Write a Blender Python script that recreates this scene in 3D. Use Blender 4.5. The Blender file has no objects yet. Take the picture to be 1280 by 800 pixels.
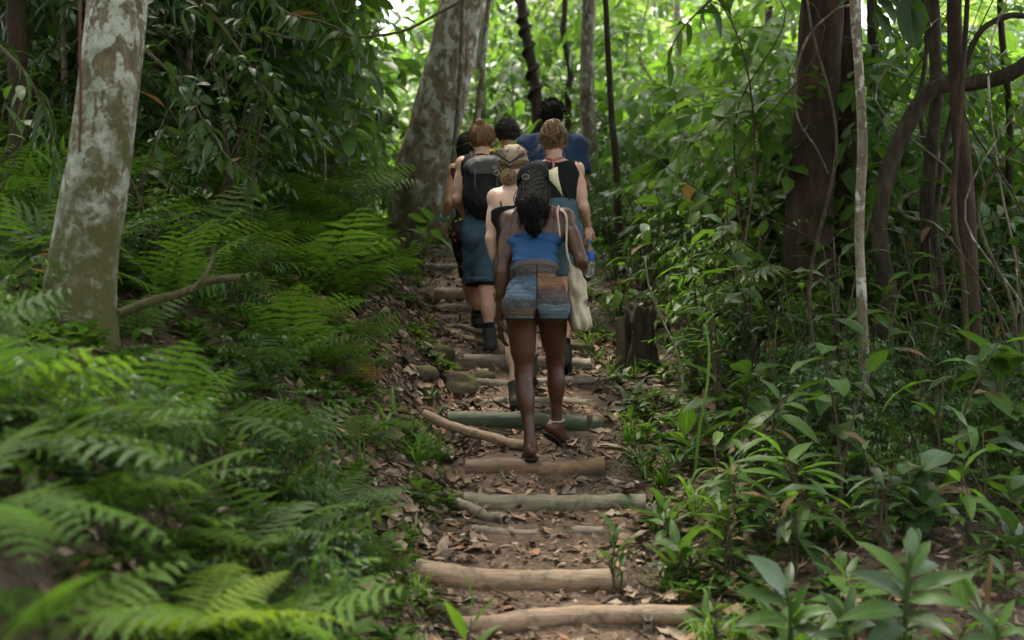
import bpy, bmesh, math, random
import numpy as np
from mathutils import Vector, Matrix, Quaternion

SC = bpy.context.scene
COL = SC.collection
R = math.radians
rng = np.random.default_rng(11)
random.seed(11)

# ------------------------------------------------------------------ camera
F_PX = 1280 * 50 / 36.0
PITCH = math.atan(62 / F_PX)
CAM = np.array([0.0, 0.0, 1.6])
cd = bpy.data.cameras.new('camera')
cam = bpy.data.objects.new('camera', cd)
COL.objects.link(cam)
cam.location = CAM
cam.rotation_euler = (R(90) + PITCH, 0, 0)
cd.lens = 50
cd.sensor_width = 36
cd.clip_start = 0.05
cd.clip_end = 800
cd.dof.use_dof = True
cd.dof.focus_distance = 8.2
cd.dof.aperture_fstop = 2.0
SC.camera = cam

# ------------------------------------------------------------------ light
SUN_EL, SUN_AZ = R(66), R(-30)          # azimuth measured from +y towards +x
world = bpy.data.worlds.new('World')
SC.world = world
world.use_nodes = True
wn = world.node_tree
sky = wn.nodes.new('ShaderNodeTexSky')
sky.sky_type = 'NISHITA'
sky.sun_disc = False
sky.sun_elevation = SUN_EL
sky.sun_rotation = SUN_AZ
sky.air_density = 1.0
sky.dust_density = 2.5
sky.ozone_density = 1.0
hs = wn.nodes.new("ShaderNodeHueSaturation")
hs.inputs["Saturation"].default_value = 0.3
bg = wn.nodes['Background']
wn.links.new(sky.outputs[0], hs.inputs["Color"])
wn.links.new(hs.outputs[0], bg.inputs[0])
bg.inputs[1].default_value = 0.075
sl = bpy.data.lights.new('sun', 'SUN')
sl.energy = 1.5
sl.angle = R(13)
sl.color = (1.0, 0.90, 0.74)
sun = bpy.data.objects.new('sun', sl)
COL.objects.link(sun)
to_sun = Vector((math.sin(SUN_AZ) * math.cos(SUN_EL), math.cos(SUN_AZ) * math.cos(SUN_EL), math.sin(SUN_EL)))
sun.rotation_euler = to_sun.to_track_quat('Z', 'Y').to_euler()
SC.view_settings.view_transform = 'Standard'
SC.view_settings.look = 'None'
SC.view_settings.gamma = 1
SC.view_settings.use_curve_mapping = False
SC.view_settings.exposure = 3.75
cy = SC.cycles
cy.use_denoising = True
cy.max_bounces = 7
cy.diffuse_bounces = 4
cy.glossy_bounces = 2
cy.transmission_bounces = 5
cy.transparent_max_bounces = 6
cy.sample_clamp_indirect = 6
cy.caustics_reflective = False
cy.caustics_refractive = False


# ------------------------------------------------------------------ helpers
def P(px, py, d):
    """the point at depth d (metres along y) seen at photo pixel px,py"""
    x, z = (px - 640) / F_PX, (400 - py) / F_PX
    v = np.array([x, math.cos(PITCH) - z * math.sin(PITCH), math.sin(PITCH) + z * math.cos(PITCH)])
    return CAM + v * (d / v[1])


def hash2(ix, iy, s):
    n = (ix.astype(np.int64) * 374761393 + iy.astype(np.int64) * 668265263 + s * 974634757) & 0xffffffff
    n = ((n ^ (n >> 13)) * 1274126177) & 0xffffffff
    return ((n ^ (n >> 16)) & 0xffff) / 65535.0


def vnoise(x, y, s=0):
    x = np.asarray(x, float); y = np.asarray(y, float)
    ix, iy = np.floor(x), np.floor(y)
    fx, fy = x - ix, y - iy
    fx = fx * fx * (3 - 2 * fx); fy = fy * fy * (3 - 2 * fy)
    a, b = hash2(ix, iy, s), hash2(ix + 1, iy, s)
    c, d = hash2(ix, iy + 1, s), hash2(ix + 1, iy + 1, s)
    return (a + (b - a) * fx) * (1 - fy) + (c + (d - c) * fx) * fy


def fbm(x, y, oct=4, s=0):
    t, a, n = 0, 1, 0
    for k in range(oct):
        t = t + a * (vnoise(x * 2 ** k, y * 2 ** k, s + k) - .5); n += a; a *= .5
    return t / n * 2


def smooth(a, b, x):
    t = np.clip((np.asarray(x, float) - a) / (b - a), 0, 1)
    return t * t * (3 - 2 * t)


def np_mesh(name, V, faces=None, loops=None, totals=None, uv=None, tint=None, mat=None, smooth_shade=True):
    me = bpy.data.meshes.new(name)
    if faces is not None:
        loops = np.concatenate([np.asarray(f, np.int32) for f in faces]) if len(faces) else np.zeros(0, np.int32)
        totals = np.array([len(f) for f in faces], np.int32)
    V = np.asarray(V, np.float32)
    loops = np.asarray(loops, np.int32); totals = np.asarray(totals, np.int32)
    me.vertices.add(len(V)); me.vertices.foreach_set('co', V.ravel())
    me.loops.add(len(loops)); me.loops.foreach_set('vertex_index', loops)
    me.polygons.add(len(totals))
    starts = np.concatenate([[0], np.cumsum(totals)[:-1]]).astype(np.int32)
    me.polygons.foreach_set('loop_start', starts)
    if smooth_shade:
        me.polygons.foreach_set('use_smooth', np.ones(len(totals), bool))
    me.update(calc_edges=True)
    if uv is not None:
        l = me.uv_layers.new(name='uv')
        l.data.foreach_set('uv', np.asarray(uv, np.float32)[loops].ravel())
    if tint is not None:
        a = me.attributes.new('tint', 'FLOAT', 'POINT')
        a.data.foreach_set('value', np.asarray(tint, np.float32))
    if mat is not None:
        me.materials.append(mat)
    return me


def obj(name, me, parent=None, label=None, cat=None, group=None, kind=None, loc=None):
    o = bpy.data.objects.new(name, me)
    COL.objects.link(o)
    if parent is not None:
        o.parent = parent
    if loc is not None:
        o.location = loc
    if label: o['label'] = label
    if cat: o['category'] = cat
    if group: o['group'] = group
    if kind: o['kind'] = kind
    return o


def empty(name, loc, label, cat, group=None, rz=0):
    o = obj(name, None, None, label, cat, group, None, loc)
    o.rotation_euler = (0, 0, rz)
    return o


class Geo:
    """collects pieces of geometry with uv and tint into one mesh"""
    def __init__(self):
        self.V, self.L, self.T, self.U, self.C, self.n = [], [], [], [], [], 0

    def add(self, V, faces, uv=None, tint=.5):
        V = np.asarray(V, float)
        self.V.append(V)
        for f in faces:
            self.L.append(np.asarray(f) + self.n); self.T.append(len(f))
        self.U.append(np.zeros((len(V), 2)) if uv is None else np.asarray(uv))
        self.C.append(np.full(len(V), tint) if np.isscalar(tint) else np.asarray(tint))
        self.n += len(V)
        return self

    def scatter(self, tpl, M, T, tint):
        """tpl: Geo packed; M (k,3,3), T (k,3)"""
        V, L, N, U, C = tpl
        k, nv = len(T), len(V)
        W = np.einsum('kij,vj->kvi', M, V) + T[:, None, :]
        self.V.append(W.reshape(-1, 3))
        LL = (L[None, :] + (np.arange(k) * nv)[:, None] + self.n).ravel()
        self.L.append(LL); self.T.extend(np.tile(N, k).tolist())
        self.U.append(np.tile(U, (k, 1)))
        self.C.append(np.clip((np.asarray(tint)[:, None] + (C - .5)[None, :]).ravel(), 0, 1))
        self.n += k * nv
        return self

    def pack(self):
        return (np.concatenate(self.V), np.concatenate(self.L), np.array(self.T), np.concatenate(self.U), np.concatenate(self.C))

    def mesh(self, name, mat=None, smooth_shade=True):
        V, L, N, U, C = self.pack()
        return np_mesh(name, V, None, L, N, U, C, mat, smooth_shade)


def rot_axis(ax, a):
    return np.array(Matrix.Rotation(a, 3, Vector(ax)))


def basis(fwd, up=(0, 0, 1)):
    """columns: right, forward, up with forward kept exact"""
    f = np.asarray(fwd, float); f = f / np.linalg.norm(f)
    u = np.asarray(up, float)
    r = np.cross(f, u)
    if np.linalg.norm(r) < 1e-6: r = np.array([1., 0, 0])
    r /= np.linalg.norm(r)
    return np.column_stack([r, f, np.cross(r, f)])


def tube(pts, rad, sides=8, noise=0, seed=0, cap=True, uvlen=1.0, lobes=None):
    """pts (n,3), rad (n,) -> V, faces, uv"""
    pts = np.asarray(pts, float); n = len(pts)
    rad = np.broadcast_to(np.asarray(rad, float), (n,))
    tan = np.gradient(pts, axis=0)
    tan /= np.linalg.norm(tan, axis=1)[:, None] + 1e-12
    ref = np.array([0.013, 1, 0.02]) if abs(tan[0][1]) < .9 else np.array([1, .01, .02])
    V, U = [], []
    a = np.linspace(0, 2 * np.pi, sides, endpoint=False)
    ln = np.concatenate([[0], np.cumsum(np.linalg.norm(np.diff(pts, axis=0), axis=1))])
    u = ref - tan[0] * ref.dot(tan[0]); u /= np.linalg.norm(u)
    for i in range(n):
        u = u - tan[i] * u.dot(tan[i]); u /= np.linalg.norm(u)
        w = np.cross(tan[i], u)
        r = np.full(sides, rad[i])
        if noise:
            r = r * (1 + noise * fbm(np.cos(a) * 1.5 + seed * 7.1, np.sin(a) * 1.5 + ln[i] * 2.5 / max(.05, uvlen), 3, seed))
        if lobes is not None:
            r = r * (1 + lobes(a, i / (n - 1)))
        V.append(pts[i] + np.outer(np.cos(a) * r, u) + np.outer(np.sin(a) * r, w))
        U.append(np.column_stack([a / (2 * np.pi), np.full(sides, ln[i])]))
    V = np.concatenate(V); U = np.concatenate(U)
    F = []
    for i in range(n - 1):
        for j in range(sides):
            k = (j + 1) % sides
            F.append((i * sides + j, i * sides + k, (i + 1) * sides + k, (i + 1) * sides + j))
    if cap:
        F.append(tuple(range(sides))[::-1]); F.append(tuple((n - 1) * sides + j for j in range(sides)))
    return V, F, U


def spline(pts, n=24):
    """Catmull-Rom through pts (any columns)"""
    p = np.asarray(pts, float)
    if len(p) == 2:
        t = np.linspace(0, 1, n)[:, None]
        return p[0] * (1 - t) + p[1] * t
    q = np.vstack([2 * p[0] - p[1], p, 2 * p[-1] - p[-2]])
    ts = np.linspace(0, len(p) - 1, n)
    out = []
    for t in ts:
        i = min(int(t), len(p) - 2); f = t - i
        a, b, c, d = q[i], q[i + 1], q[i + 2], q[i + 3]
        out.append(.5 * ((2 * b) + (c - a) * f + (2 * a - 5 * b + 4 * c - d) * f * f + (3 * b - a - 3 * c + d) * f ** 3))
    return np.array(out)


def to_px(p):
    d = np.asarray(p, float) - CAM
    yy = d[1] * math.cos(PITCH) + d[2] * math.sin(PITCH); zz = -d[1] * math.sin(PITCH) + d[2] * math.cos(PITCH)
    return 640 + F_PX * d[0] / yy, 400 - F_PX * zz / yy


MARKS = [(60, 60, 'the almost black trunk'), (140, 60, 'the top of the pale trunk'), (120, 220, 'the middle of the pale trunk'), (95, 350, 'the foot of the pale trunk'), (235, 360, 'the broken branch'),
         (265, 310, 'the forked stick'), (330, 90, 'the pale bamboo-like stem'), (430, 90, 'the pinkish brown trunk'), (545, 150, 'the leaning tree'), (520, 270, 'the foot of the leaning tree'),
         (550, 290, 'the turquoise wristband'), (570, 370, 'the topmost step'), (575, 480, 'the mossy boulder'), (545, 448, 'the flat mossy stone'), (540, 535, 'the slanting bamboo pole'),
         (570, 587, 'the rusty log\'s left end'), (590, 645, 'the slanting grey branch'), (535, 720, 'the sagging log\'s left end'), (590, 780, 'the lowest step\'s left end'),
         (765, 725, 'the sagging log\'s right end'), (846, 772, 'the lowest step\'s right end'), (790, 632, 'the green tinged log\'s right end'), (745, 587, 'the rusty log\'s right end'), (738, 535, 'the pinned green log\'s stake'),
         (735, 455, 'the thick grey log'), (675, 690, 'the third step'), (690, 610, 'the fourth step'), (795, 430, 'the stump'), (735, 330, 'the water bottle'), (737, 130, 'the slender pale tree'), (665, 60, 'the twisted trunk'), (765, 160, 'the dark wavy sapling'),
         (840, 450, 'the leaning bare stick'), (885, 440, 'the yellow green shoot'), (870, 580, 'the foot of the yellow green shoot'), (960, 300, 'the fan palm'), (1015, 120, 'the thick red-brown trunk'), (1012, 380, 'the foot of the red-brown trunk'),
         (1075, 200, 'the pale wavy trunk'), (1078, 450, 'the lower wavy trunk'), (1075, 600, 'the foot of the wavy trunk'), (1115, 230, 'the bend of the arching liana'), (1165, 350, 'the dark upright trunk'), (1215, 330, 'the reddish dark trunk'),
         (1262, 200, 'the rightmost thin trunk'), (1225, 90, 'the liana at the right edge'), (1250, 520, 'the right edge of the photo'), (965, 700, 'the silvery leaved plant'), (1140, 700, 'the big long-leaved plant'), (1240, 720, 'the bottom right corner'),
         (850, 150, 'the faint thin trunk'), (225, 740, 'the yellow green fern'), (60, 760, 'the bottom left corner'), (60, 560, 'the left edge of the photo'), (330, 520, 'the middle of the left bank'), (400, 680, 'the bottom of the left bank'), (400, 330, 'the fern crest'), (300, 240, 'the dark bank')]


def where(p):
    """names the nearest landmark of the photograph and the side of it on which p lies"""
    x, y = p if len(p) == 2 else to_px(p)
    a, b, n = min(MARKS, key=lambda m: (m[0] - x) ** 2 + (m[1] - y) ** 2)
    if (a - x) ** 2 + (b - y) ** 2 < 330: return 'at ' + n
    return ('left of ' if x < a else 'right of ') + n if abs(x - a) > abs(y - b) else ('above ' if y < b else 'below ') + n


# ------------------------------------------------------------------ materials
class NT:
    def __init__(self, name):
        self.m = bpy.data.materials.new(name); self.m.use_nodes = True
        self.t = self.m.node_tree; self.p = self.t.nodes['Principled BSDF']; self.out = self.t.nodes['Material Output']

    def n(self, typ, **kw):
        x = self.t.nodes.new(typ)
        for k, v in kw.items():
            if k.startswith('i_'):
                key = k[2:]
                key = int(key) if key.isdigit() else key
                x.inputs[key].default_value = v
            else:
                setattr(x, k, v)
        return x

    def l(self, a, b):
        self.t.links.new(a, b)

    def coord(self, kind='Object'):
        return self.n('ShaderNodeTexCoord').outputs[kind]

    def noise(self, vec, scale, detail=4, rough=.55, dist=0.0, out=0):
        x = self.n('ShaderNodeTexNoise'); x.inputs['Scale'].default_value = scale
        x.inputs['Detail'].default_value = detail; x.inputs['Roughness'].default_value = rough
        x.inputs['Distortion'].default_value = dist
        if vec is not None: self.l(vec, x.inputs['Vector'])
        return x.outputs[out]

    def ramp(self, fac, stops, interp='LINEAR'):
        x = self.n('ShaderNodeValToRGB'); e = x.color_ramp.elements
        x.color_ramp.interpolation = interp
        while len(e) < len(stops): e.new(1)
        for s, (pos, c) in zip(e, stops):
            s.position = pos
            s.color = (c, c, c, 1) if np.isscalar(c) else (*c, 1)
        if fac is not None: self.l(fac, x.inputs[0])
        return x.outputs[0]

    def mix(self, fac, a, b, mode='MIX'):
        x = self.n('ShaderNodeMix', data_type='RGBA', blend_type=mode)
        for s, v in ((x.inputs['Factor'], fac), (x.inputs['A'], a), (x.inputs['B'], b)):
            if hasattr(v, 'default_value') or hasattr(v, 'links'): self.l(v, s)
            elif np.isscalar(v): s.default_value = v if s.type == 'VALUE' else (v, v, v, 1)
            else: s.default_value = (*v, 1)
        return next(o for o in x.outputs if o.type == 'RGBA' and o.enabled)

    def math(self, op, a, b=0.0, clamp=False):
        x = self.n('ShaderNodeMath', operation=op, use_clamp=clamp)
        for s, v in ((x.inputs[0], a), (x.inputs[1], b)):
            if hasattr(v, 'links'): self.l(v, s)
            else: s.default_value = v
        return x.outputs[0]

    def mapping(self, vec, scale=(1, 1, 1), rot=(0, 0, 0), loc=(0, 0, 0)):
        x = self.n('ShaderNodeMapping'); x.inputs['Scale'].default_value = scale
        x.inputs['Rotation'].default_value = rot; x.inputs['Location'].default_value = loc
        self.l(vec, x.inputs['Vector']); return x.outputs[0]

    def bump(self, h, strength=.4, dist=.02):
        x = self.n('ShaderNodeBump'); x.inputs['Strength'].default_value = strength; x.inputs['Distance'].default_value = dist
        self.l(h, x.inputs['Height']); self.l(x.outputs[0], self.p.inputs['Normal']); return x.outputs[0]

    def set(self, color=None, rough=None, spec=None, metal=None):
        for key, v in (('Base Color', color), ('Roughness', rough), ('Specular IOR Level', spec), ('Metallic', metal)):
            if v is None: continue
            s = self.p.inputs[key]
            if hasattr(v, 'links'): self.l(v, s)
            elif key == 'Base Color': s.default_value = (*v, 1)
            else: s.default_value = v
        return self


def leaf_mat(name, stops, trans=.38, yellow=1.0, rough=.5, spec=.3, vein=.25, tgain=2.0):
    t = NT(name)
    at = t.n('ShaderNodeAttribute', attribute_name='tint').outputs['Fac']
    rd = t.n('ShaderNodeObjectInfo').outputs['Random']
    v = t.math('ADD', t.math('MULTIPLY', at, .62), t.math('MULTIPLY', rd, .38))
    c = t.ramp(v, stops)
    uv = t.n('ShaderNodeTexCoord').outputs['UV']
    sx = t.n('ShaderNodeSeparateXYZ'); t.l(uv, sx.inputs[0])
    mid = t.math('ABSOLUTE', t.math('SUBTRACT', sx.outputs[0], .5))
    rib = t.math('LESS_THAN', mid, .035)
    side = t.math('SINE', t.math('MULTIPLY', t.math('SUBTRACT', sx.outputs[1], t.math('MULTIPLY', mid, .5)), 75.0))
    side = t.math('MULTIPLY', t.math('ADD', side, 1.0), .14)
    c2 = t.mix(t.math('MULTIPLY', t.math('ADD', rib, side), vein), c, tuple(min(1, s * 2.2 + .02) for s in stops[len(stops) // 2][1]))
    nz = t.noise(t.coord('Object'), 9, 3)
    c2 = t.mix(t.math('MULTIPLY', t.math('SUBTRACT', nz, .42, True), .9), c2, (.05, .045, .012))
    t.set(c2, rough, spec)
    tr = t.n('ShaderNodeBsdfTranslucent')
    tc = t.mix(1.0, c2, (tgain * .98, tgain * (.5 + .5 * yellow), tgain * .5), 'MULTIPLY')
    t.l(tc, tr.inputs[0])
    mx = t.n('ShaderNodeMixShader'); mx.inputs[0].default_value = trans
    t.l(t.p.outputs[0], mx.inputs[1]); t.l(tr.outputs[0], mx.inputs[2])
    t.l(mx.outputs[0], t.out.inputs[0])
    return t.m
# ------------------------------------------------------------------ ground
# step logs: depth, left pixel (x,y), right pixel (x,y), thickness px, tone
LOGS = [
    (5.69, (588, 779), (846, 771), 26, 'tan', 'pale worn bamboo log with a sawn right end, lowest step of the trail'),
    (6.08, (533, 717), (763, 729), 31, 'tan', 'long sagging tan bamboo log, second step from the bottom'),
    (6.61, (603, 667), (738, 664), 14, 'grey', 'thin grey log half sunk in dead leaves, third step from the bottom'),
    (6.98, (592, 630), (792, 632), 24, 'green', 'green tinged bamboo log with a clear joint, fourth step from the bottom'),
    (7.53, (594, 587), (742, 586), 25, 'rust', 'rusty brown bamboo log under the left foot of the woman with the tote bag'),
    (8.37, (570, 524), (736, 530), 21, 'dkgreen', 'dark green bamboo log pinned by a stake, just above the raised foot'),
    (8.77, (615, 503), (722, 503), 15, 'green', 'green log in front of the dark ankle boot'),
    (9.23, (604, 479), (736, 478), 14, 'grey', 'grey brown log two steps above the dark green log'),
    (9.71, (588, 453), (727, 456), 19, 'grey', 'thick grey log under the boot of the hiker with the backpack'),
    (10.78, (566, 409), (640, 411), 10, 'grey', 'narrow grey log behind the lifted black boot'),
    (11.08, (560, 398), (640, 399), 10, 'grey', 'grey log below the two pale logs high on the trail'),
    (11.45, (552, 385), (640, 387), 11, 'green', 'pale yellowish log second from the top of the steps'),
    (11.9, (550, 369), (640, 371), 17, 'tan', 'tan bamboo log with a joint, topmost step seen left of the denim skirt'),
    (13.3, (520, 333), (600, 335), 10, 'grey', 'weathered log far up the trail beneath the ferns'),
]
LD = np.array([l[0] for l in LOGS])
LZ = np.array([(P(*l[1], l[0])[2] + P(*l[2], l[0])[2]) / 2 for l in LOGS])
LR = np.array([l[3] / 2 * l[0] / F_PX for l in LOGS])


def zbase(y):
    y = np.asarray(y, float)
    s = .26 * y - .882
    s = .5 * (s + np.sqrt(s * s + .02))                         # flat under the camera
    top = 3.10
    e = s - (top + .035 * (y - 15.3))
    return s - .5 * (e + np.sqrt(e * e + .15))


def xc(y):
    return np.interp(y, [0, 5.7, 6.1, 7, 8, 9.2, 10, 11, 12, 13.5, 15.5, 20, 40], [.25, .22, .06, .17, .1, .13, .05, -.1, -.22, -.5, -.85, -1.2, -1.5])


_sy, _sz = [3.0], [float(zbase(3.0))]
for _d, _z, _r in zip(LD, LZ, LR):
    _sy += [_d - .06, _d + .03]
    _sz += [_z - _r * .85, _z + _r * .70]
_sy += [15.0]; _sz += [float(zbase(15.0))]


def trail_w(x, y):
    return (1 - smooth(.34, .62, np.abs(x - xc(y)))) * smooth(4.2, 5.4, y) * (1 - smooth(13.4, 14.6, y))


def G(x, y):
    x, y = np.broadcast_arrays(np.asarray(x, float), np.asarray(y, float))
    z = zbase(y)
    u = xc(y) - .42 - x + .12 * fbm(y * .9, x * .4, 2, 5)
    up = np.maximum(u, 0)
    far = smooth(13.5, 18, y)
    bank = (.74 * up - .50 * np.maximum(up - 1.5, 0) - .15 * np.maximum(up - 5, 0))
    bank = np.where(up < .25, bank * (up / .25) ** .6, bank)
    z = z + bank * (1 - .72 * far) * smooth(-2, 3, y) * (1 + .2 * (1 - smooth(3, 6, y)))
    v = np.maximum(x - xc(y) - .55, 0)
    z = z + (.10 * np.minimum(v, .5) - .05 * np.maximum(v - .8, 0)) * (1 - smooth(14, 30, y))
    w = trail_w(x, y)
    z = z * (1 - w) + np.interp(y, _sy, _sz) * w
    rough = .055 * fbm(x * 2.3, y * 2.3, 4, 2) + .16 * fbm(x * .5, y * .5, 3, 9) * (1 - w) * smooth(.5, 2, np.abs(x - xc(y)))
    z = z + rough * (1 - .55 * w)
    z = z + 7 * smooth(38, 110, np.hypot(x, y))                    # low wooded rise all round
    return z


def Gn(x, y, e=.06):
    n = np.array([-(float(G(x + e, y)) - float(G(x - e, y))), -(float(G(x, y + e)) - float(G(x, y - e))), 2 * e])
    return n / np.linalg.norm(n)


gx = np.unique(np.round(np.concatenate([np.arange(-1.6, 1.5, .035), np.arange(-6, 6, .16), np.arange(-18, 18, .8), np.linspace(-160, 160, 60)]), 3))
gy = np.unique(np.round(np.concatenate([np.arange(-2, 4, .25), np.arange(4, 13.6, .035), np.arange(13.6, 20, .15), np.arange(20, 45, 1.2), np.linspace(-60, 220, 70)]), 3))
XX, YY = np.meshgrid(gx, gy)
ZZ = G(XX, YY)
GV = np.column_stack([XX.ravel(), YY.ravel(), ZZ.ravel()])
nx, ny = len(gx), len(gy)
idx = (np.arange(ny - 1)[:, None] * nx + np.arange(nx - 1)[None, :]).ravel()
quads = np.column_stack([idx, idx + 1, idx + nx + 1, idx + nx])
cx = GV[quads].mean(1)
on_trail = (np.abs(cx[:, 0] - xc(cx[:, 1])) < .42 + .1 * fbm(cx[:, 1] * 1.5, cx[:, 0], 2, 31)) & (cx[:, 1] > 2) & (cx[:, 1] < 17)


def soil_mat(name, a, b, c):
    t = NT(name); co = t.coord('Object')
    n1 = t.noise(co, 3.2, 6, .62); n2 = t.noise(co, 26, 5, .6); vo = t.n('ShaderNodeTexVoronoi')
    vo.inputs['Scale'].default_value = 42; t.l(co, vo.inputs['Vector'])
    c1 = t.ramp(n1, [(.3, a), (.55, b), (.75, c)])
    c2 = t.mix(t.ramp(n2, [(.4, 0.0), (.65, .75)]), c1, tuple(.45 * q for q in a))
    c3 = t.mix(t.ramp(vo.outputs['Distance'], [(0.0, .45), (.25, 0.0)]), c2, tuple(min(1, 1.3 * q) for q in c))
    t.set(c3, .85, .25)
    t.bump(t.math('ADD', n2, t.math('MULTIPLY', vo.outputs['Distance'], .6)), .7, .03)
    return t.m


M_ground = soil_mat('forest_soil', (.045, .032, .020), (.085, .058, .036), (.14, .10, .065))
M_trail = soil_mat('trail_earth', (.075, .047, .031), (.14, .090, .060), (.20, .145, .102))


def sub_sheet(name, mask, mat, kind):
    q = quads[mask]; used, inv = np.unique(q, return_inverse=True)
    me = np_mesh(name, GV[used], None, inv.ravel(), np.full(len(q), 4), None, None, mat)
    return obj(name, me, kind=kind)


sub_sheet('ground', ~on_trail, M_ground, 'structure')
sub_sheet('trail', on_trail, M_trail, 'structure')


# ------------------------------------------------------------------ logs
def bamboo_mat(name, a, b, c, moss=.2):
    t = NT(name); co = t.coord('Object')
    n1 = t.noise(t.mapping(co, (1.2, 7, 7)), 2.2, 5, .6); n2 = t.noise(t.mapping(co, (2, 30, 30)), 5, 4, .7); n3 = t.noise(co, 13, 5, .65)
    col = t.ramp(n1, [(.28, a), (.5, b), (.72, c)])
    col = t.mix(t.ramp(n2, [(.45, 0.0), (.7, .5)]), col, tuple(.4 * q for q in a))
    col = t.mix(t.ramp(n3, [(.52, 0.0), (.68, .75)]), col, (.055, .04, .028))
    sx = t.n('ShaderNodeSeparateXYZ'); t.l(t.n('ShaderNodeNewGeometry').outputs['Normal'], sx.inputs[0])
    top_light = t.math('MULTIPLY', t.ramp(sx.outputs[2], [(.25, 0.0), (.9, .25)]), t.ramp(t.noise(co, 6, 4), [(.3, .2), (.6, 1.0)]))  # paler upper faces painted in by normal, standing in for light from above
    col = t.mix(top_light, col, (.30, .23, .17))
    col = t.mix(t.ramp(t.noise(co, 4.5, 4), [(.55, 0.0), (.7, moss)]), col, (.05, .075, .02))
    t.set(col, t.ramp(n3, [(.35, .38), (.7, .75)]), .4)
    crack = t.ramp(t.noise(t.mapping(co, (1.5, 60, 60)), 3, 3, .6), [(.58, 0.0), (.62, 1.0)])
    t.bump(t.math('SUBTRACT', t.math('ADD', n2, n3), crack), .6, .012)
    return t.m


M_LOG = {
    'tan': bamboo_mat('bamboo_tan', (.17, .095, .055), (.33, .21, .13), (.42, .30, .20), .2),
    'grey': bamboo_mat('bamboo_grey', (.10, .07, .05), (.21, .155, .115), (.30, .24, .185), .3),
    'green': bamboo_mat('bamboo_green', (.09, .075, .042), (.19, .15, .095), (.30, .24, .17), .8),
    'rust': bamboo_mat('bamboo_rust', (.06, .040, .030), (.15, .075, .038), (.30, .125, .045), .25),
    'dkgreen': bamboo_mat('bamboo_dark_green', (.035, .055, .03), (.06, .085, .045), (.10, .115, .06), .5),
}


def bamboo(name, a, b, r, mat, label, cat, group=None, sag=0.0, node_step=.32, seed=0, kind=None, extra=0.0):
    """a bamboo culm between two world points: swollen joints and open ends"""
    a, b = np.asarray(a, float), np.asarray(b, float)
    L = np.linalg.norm(b - a); n = max(24, int(L / .018))
    s = np.linspace(0, 1, n)
    g = np.random.default_rng(seed)
    ph = g.uniform(0, node_step)
    pts = a + (b - a) * s[:, None]
    pts[:, 2] -= sag * np.sin(np.pi * s) - .024 * fbm(s * 3, s * 0 + seed, 3, 3)
    pts[:, 1] += .035 * fbm(s * 2.3, s * 0 + seed + 5, 2, 4)
    dn = np.abs((s * L + ph + node_step / 2) % node_step - node_step / 2)
    rr = r * (1 + .10 * np.exp(-(dn / .009) ** 2) - .05 * np.exp(-((dn - .022) / .012) ** 2) + .05 * fbm(s * 5, s * 0 + seed, 2, 8))
    mid = (a + b) / 2
    V, F, U = tube(pts - mid, rr, 16, .11, seed, cap=False, uvlen=.35)
    ge = Geo().add(V, F, U)
    ax = (b - a) / L
    for e, sg in ((0, -1), (n - 1, 1)):                          # hollow sawn ends
        ring = V[e * 16:(e + 1) * 16]; c = ring.mean(0)
        inner = c + (ring - c) * .72; deep = inner - ax * sg * .05
        W = np.concatenate([ring, inner, deep])
        f = []
        for j in range(16):
            k = (j + 1) % 16
            for q in (0, 16):
                f.append((q + j, q + k, q + 16 + k, q + 16 + j) if sg > 0 else (q + k, q + j, q + 16 + j, q + 16 + k))
        f.append(tuple(range(32, 48)))
        ge.add(W, f)
    return obj(name, ge.mesh(name, mat), None, label, cat, group, kind, mid)


for i, (d, pl, pr, th, tone, lab) in enumerate(LOGS):
    a, b = P(*pl, d), P(*pr, d)
    ext = 0.06 if i < 9 else .12
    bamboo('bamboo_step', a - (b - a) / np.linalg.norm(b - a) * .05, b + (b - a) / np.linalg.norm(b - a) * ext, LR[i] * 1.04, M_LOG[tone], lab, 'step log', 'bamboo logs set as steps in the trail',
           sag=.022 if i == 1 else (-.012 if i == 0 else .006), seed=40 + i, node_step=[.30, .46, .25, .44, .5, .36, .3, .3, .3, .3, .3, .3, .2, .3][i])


def poles():
    spec = [
        ((530, 530), (658, 558), 8.15, 7.85, .027, 'tan', 'thin bamboo pole slanting down behind the heel of the woman with the tote bag'),
        ((565, 632), (632, 660), 6.95, 6.7, .028, 'grey', 'slanting grey branch beside the left end of the green tinged log'),
        ((563, 418), (612, 440), 10.6, 10.05, .026, 'tan', 'pale pole lying aslant left of the backpack hiker, lower of two'),
        ((572, 405), (640, 424), 10.5, 10.35, .022, 'grey', 'grey pole lying aslant left of the backpack hiker, upper of two'),
        ((500, 735), (552, 780), 5.95, 5.7, .030, 'grey', 'dark weathered branch at the left end of the lowest step'),
    ]
    for k, (p, q, d1, d2, r, tone, lab) in enumerate(spec):
        a, b = P(*p, d1), P(*q, d2)
        a[2] = max(a[2], float(G(a[0], a[1])) + r * .6); b[2] = max(b[2], float(G(b[0], b[1])) + r * .6)
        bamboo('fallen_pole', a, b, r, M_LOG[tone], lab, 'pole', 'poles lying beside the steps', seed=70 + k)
    stakes = [((737, 520), (738, 548), 8.30, .016, 'grey', 'short wooden stake pinning the right end of the dark green log'),
              ((783, 738), (783, 760), 5.98, .014, 'rust', 'orange brown bamboo stub right of the sagging log'),
              ((566, 535), (567, 562), 8.1, .013, 'dkgreen', 'small green bamboo stub on the left edge of the trail'),
              ((810, 770), (810, 800), 5.62, .018, 'grey', 'stubby stake in front of the lowest step')]
    for k, (p, q, d, r, tone, lab) in enumerate(stakes):
        a, b = P(*p, d), P(*q, d)
        b[2] = min(b[2], float(G(b[0], b[1])) - .03)
        bamboo('wooden_stake', b, a, r, M_LOG[tone], lab, 'stake', 'stakes driven in beside the steps', seed=80 + k, node_step=.5)


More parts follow.
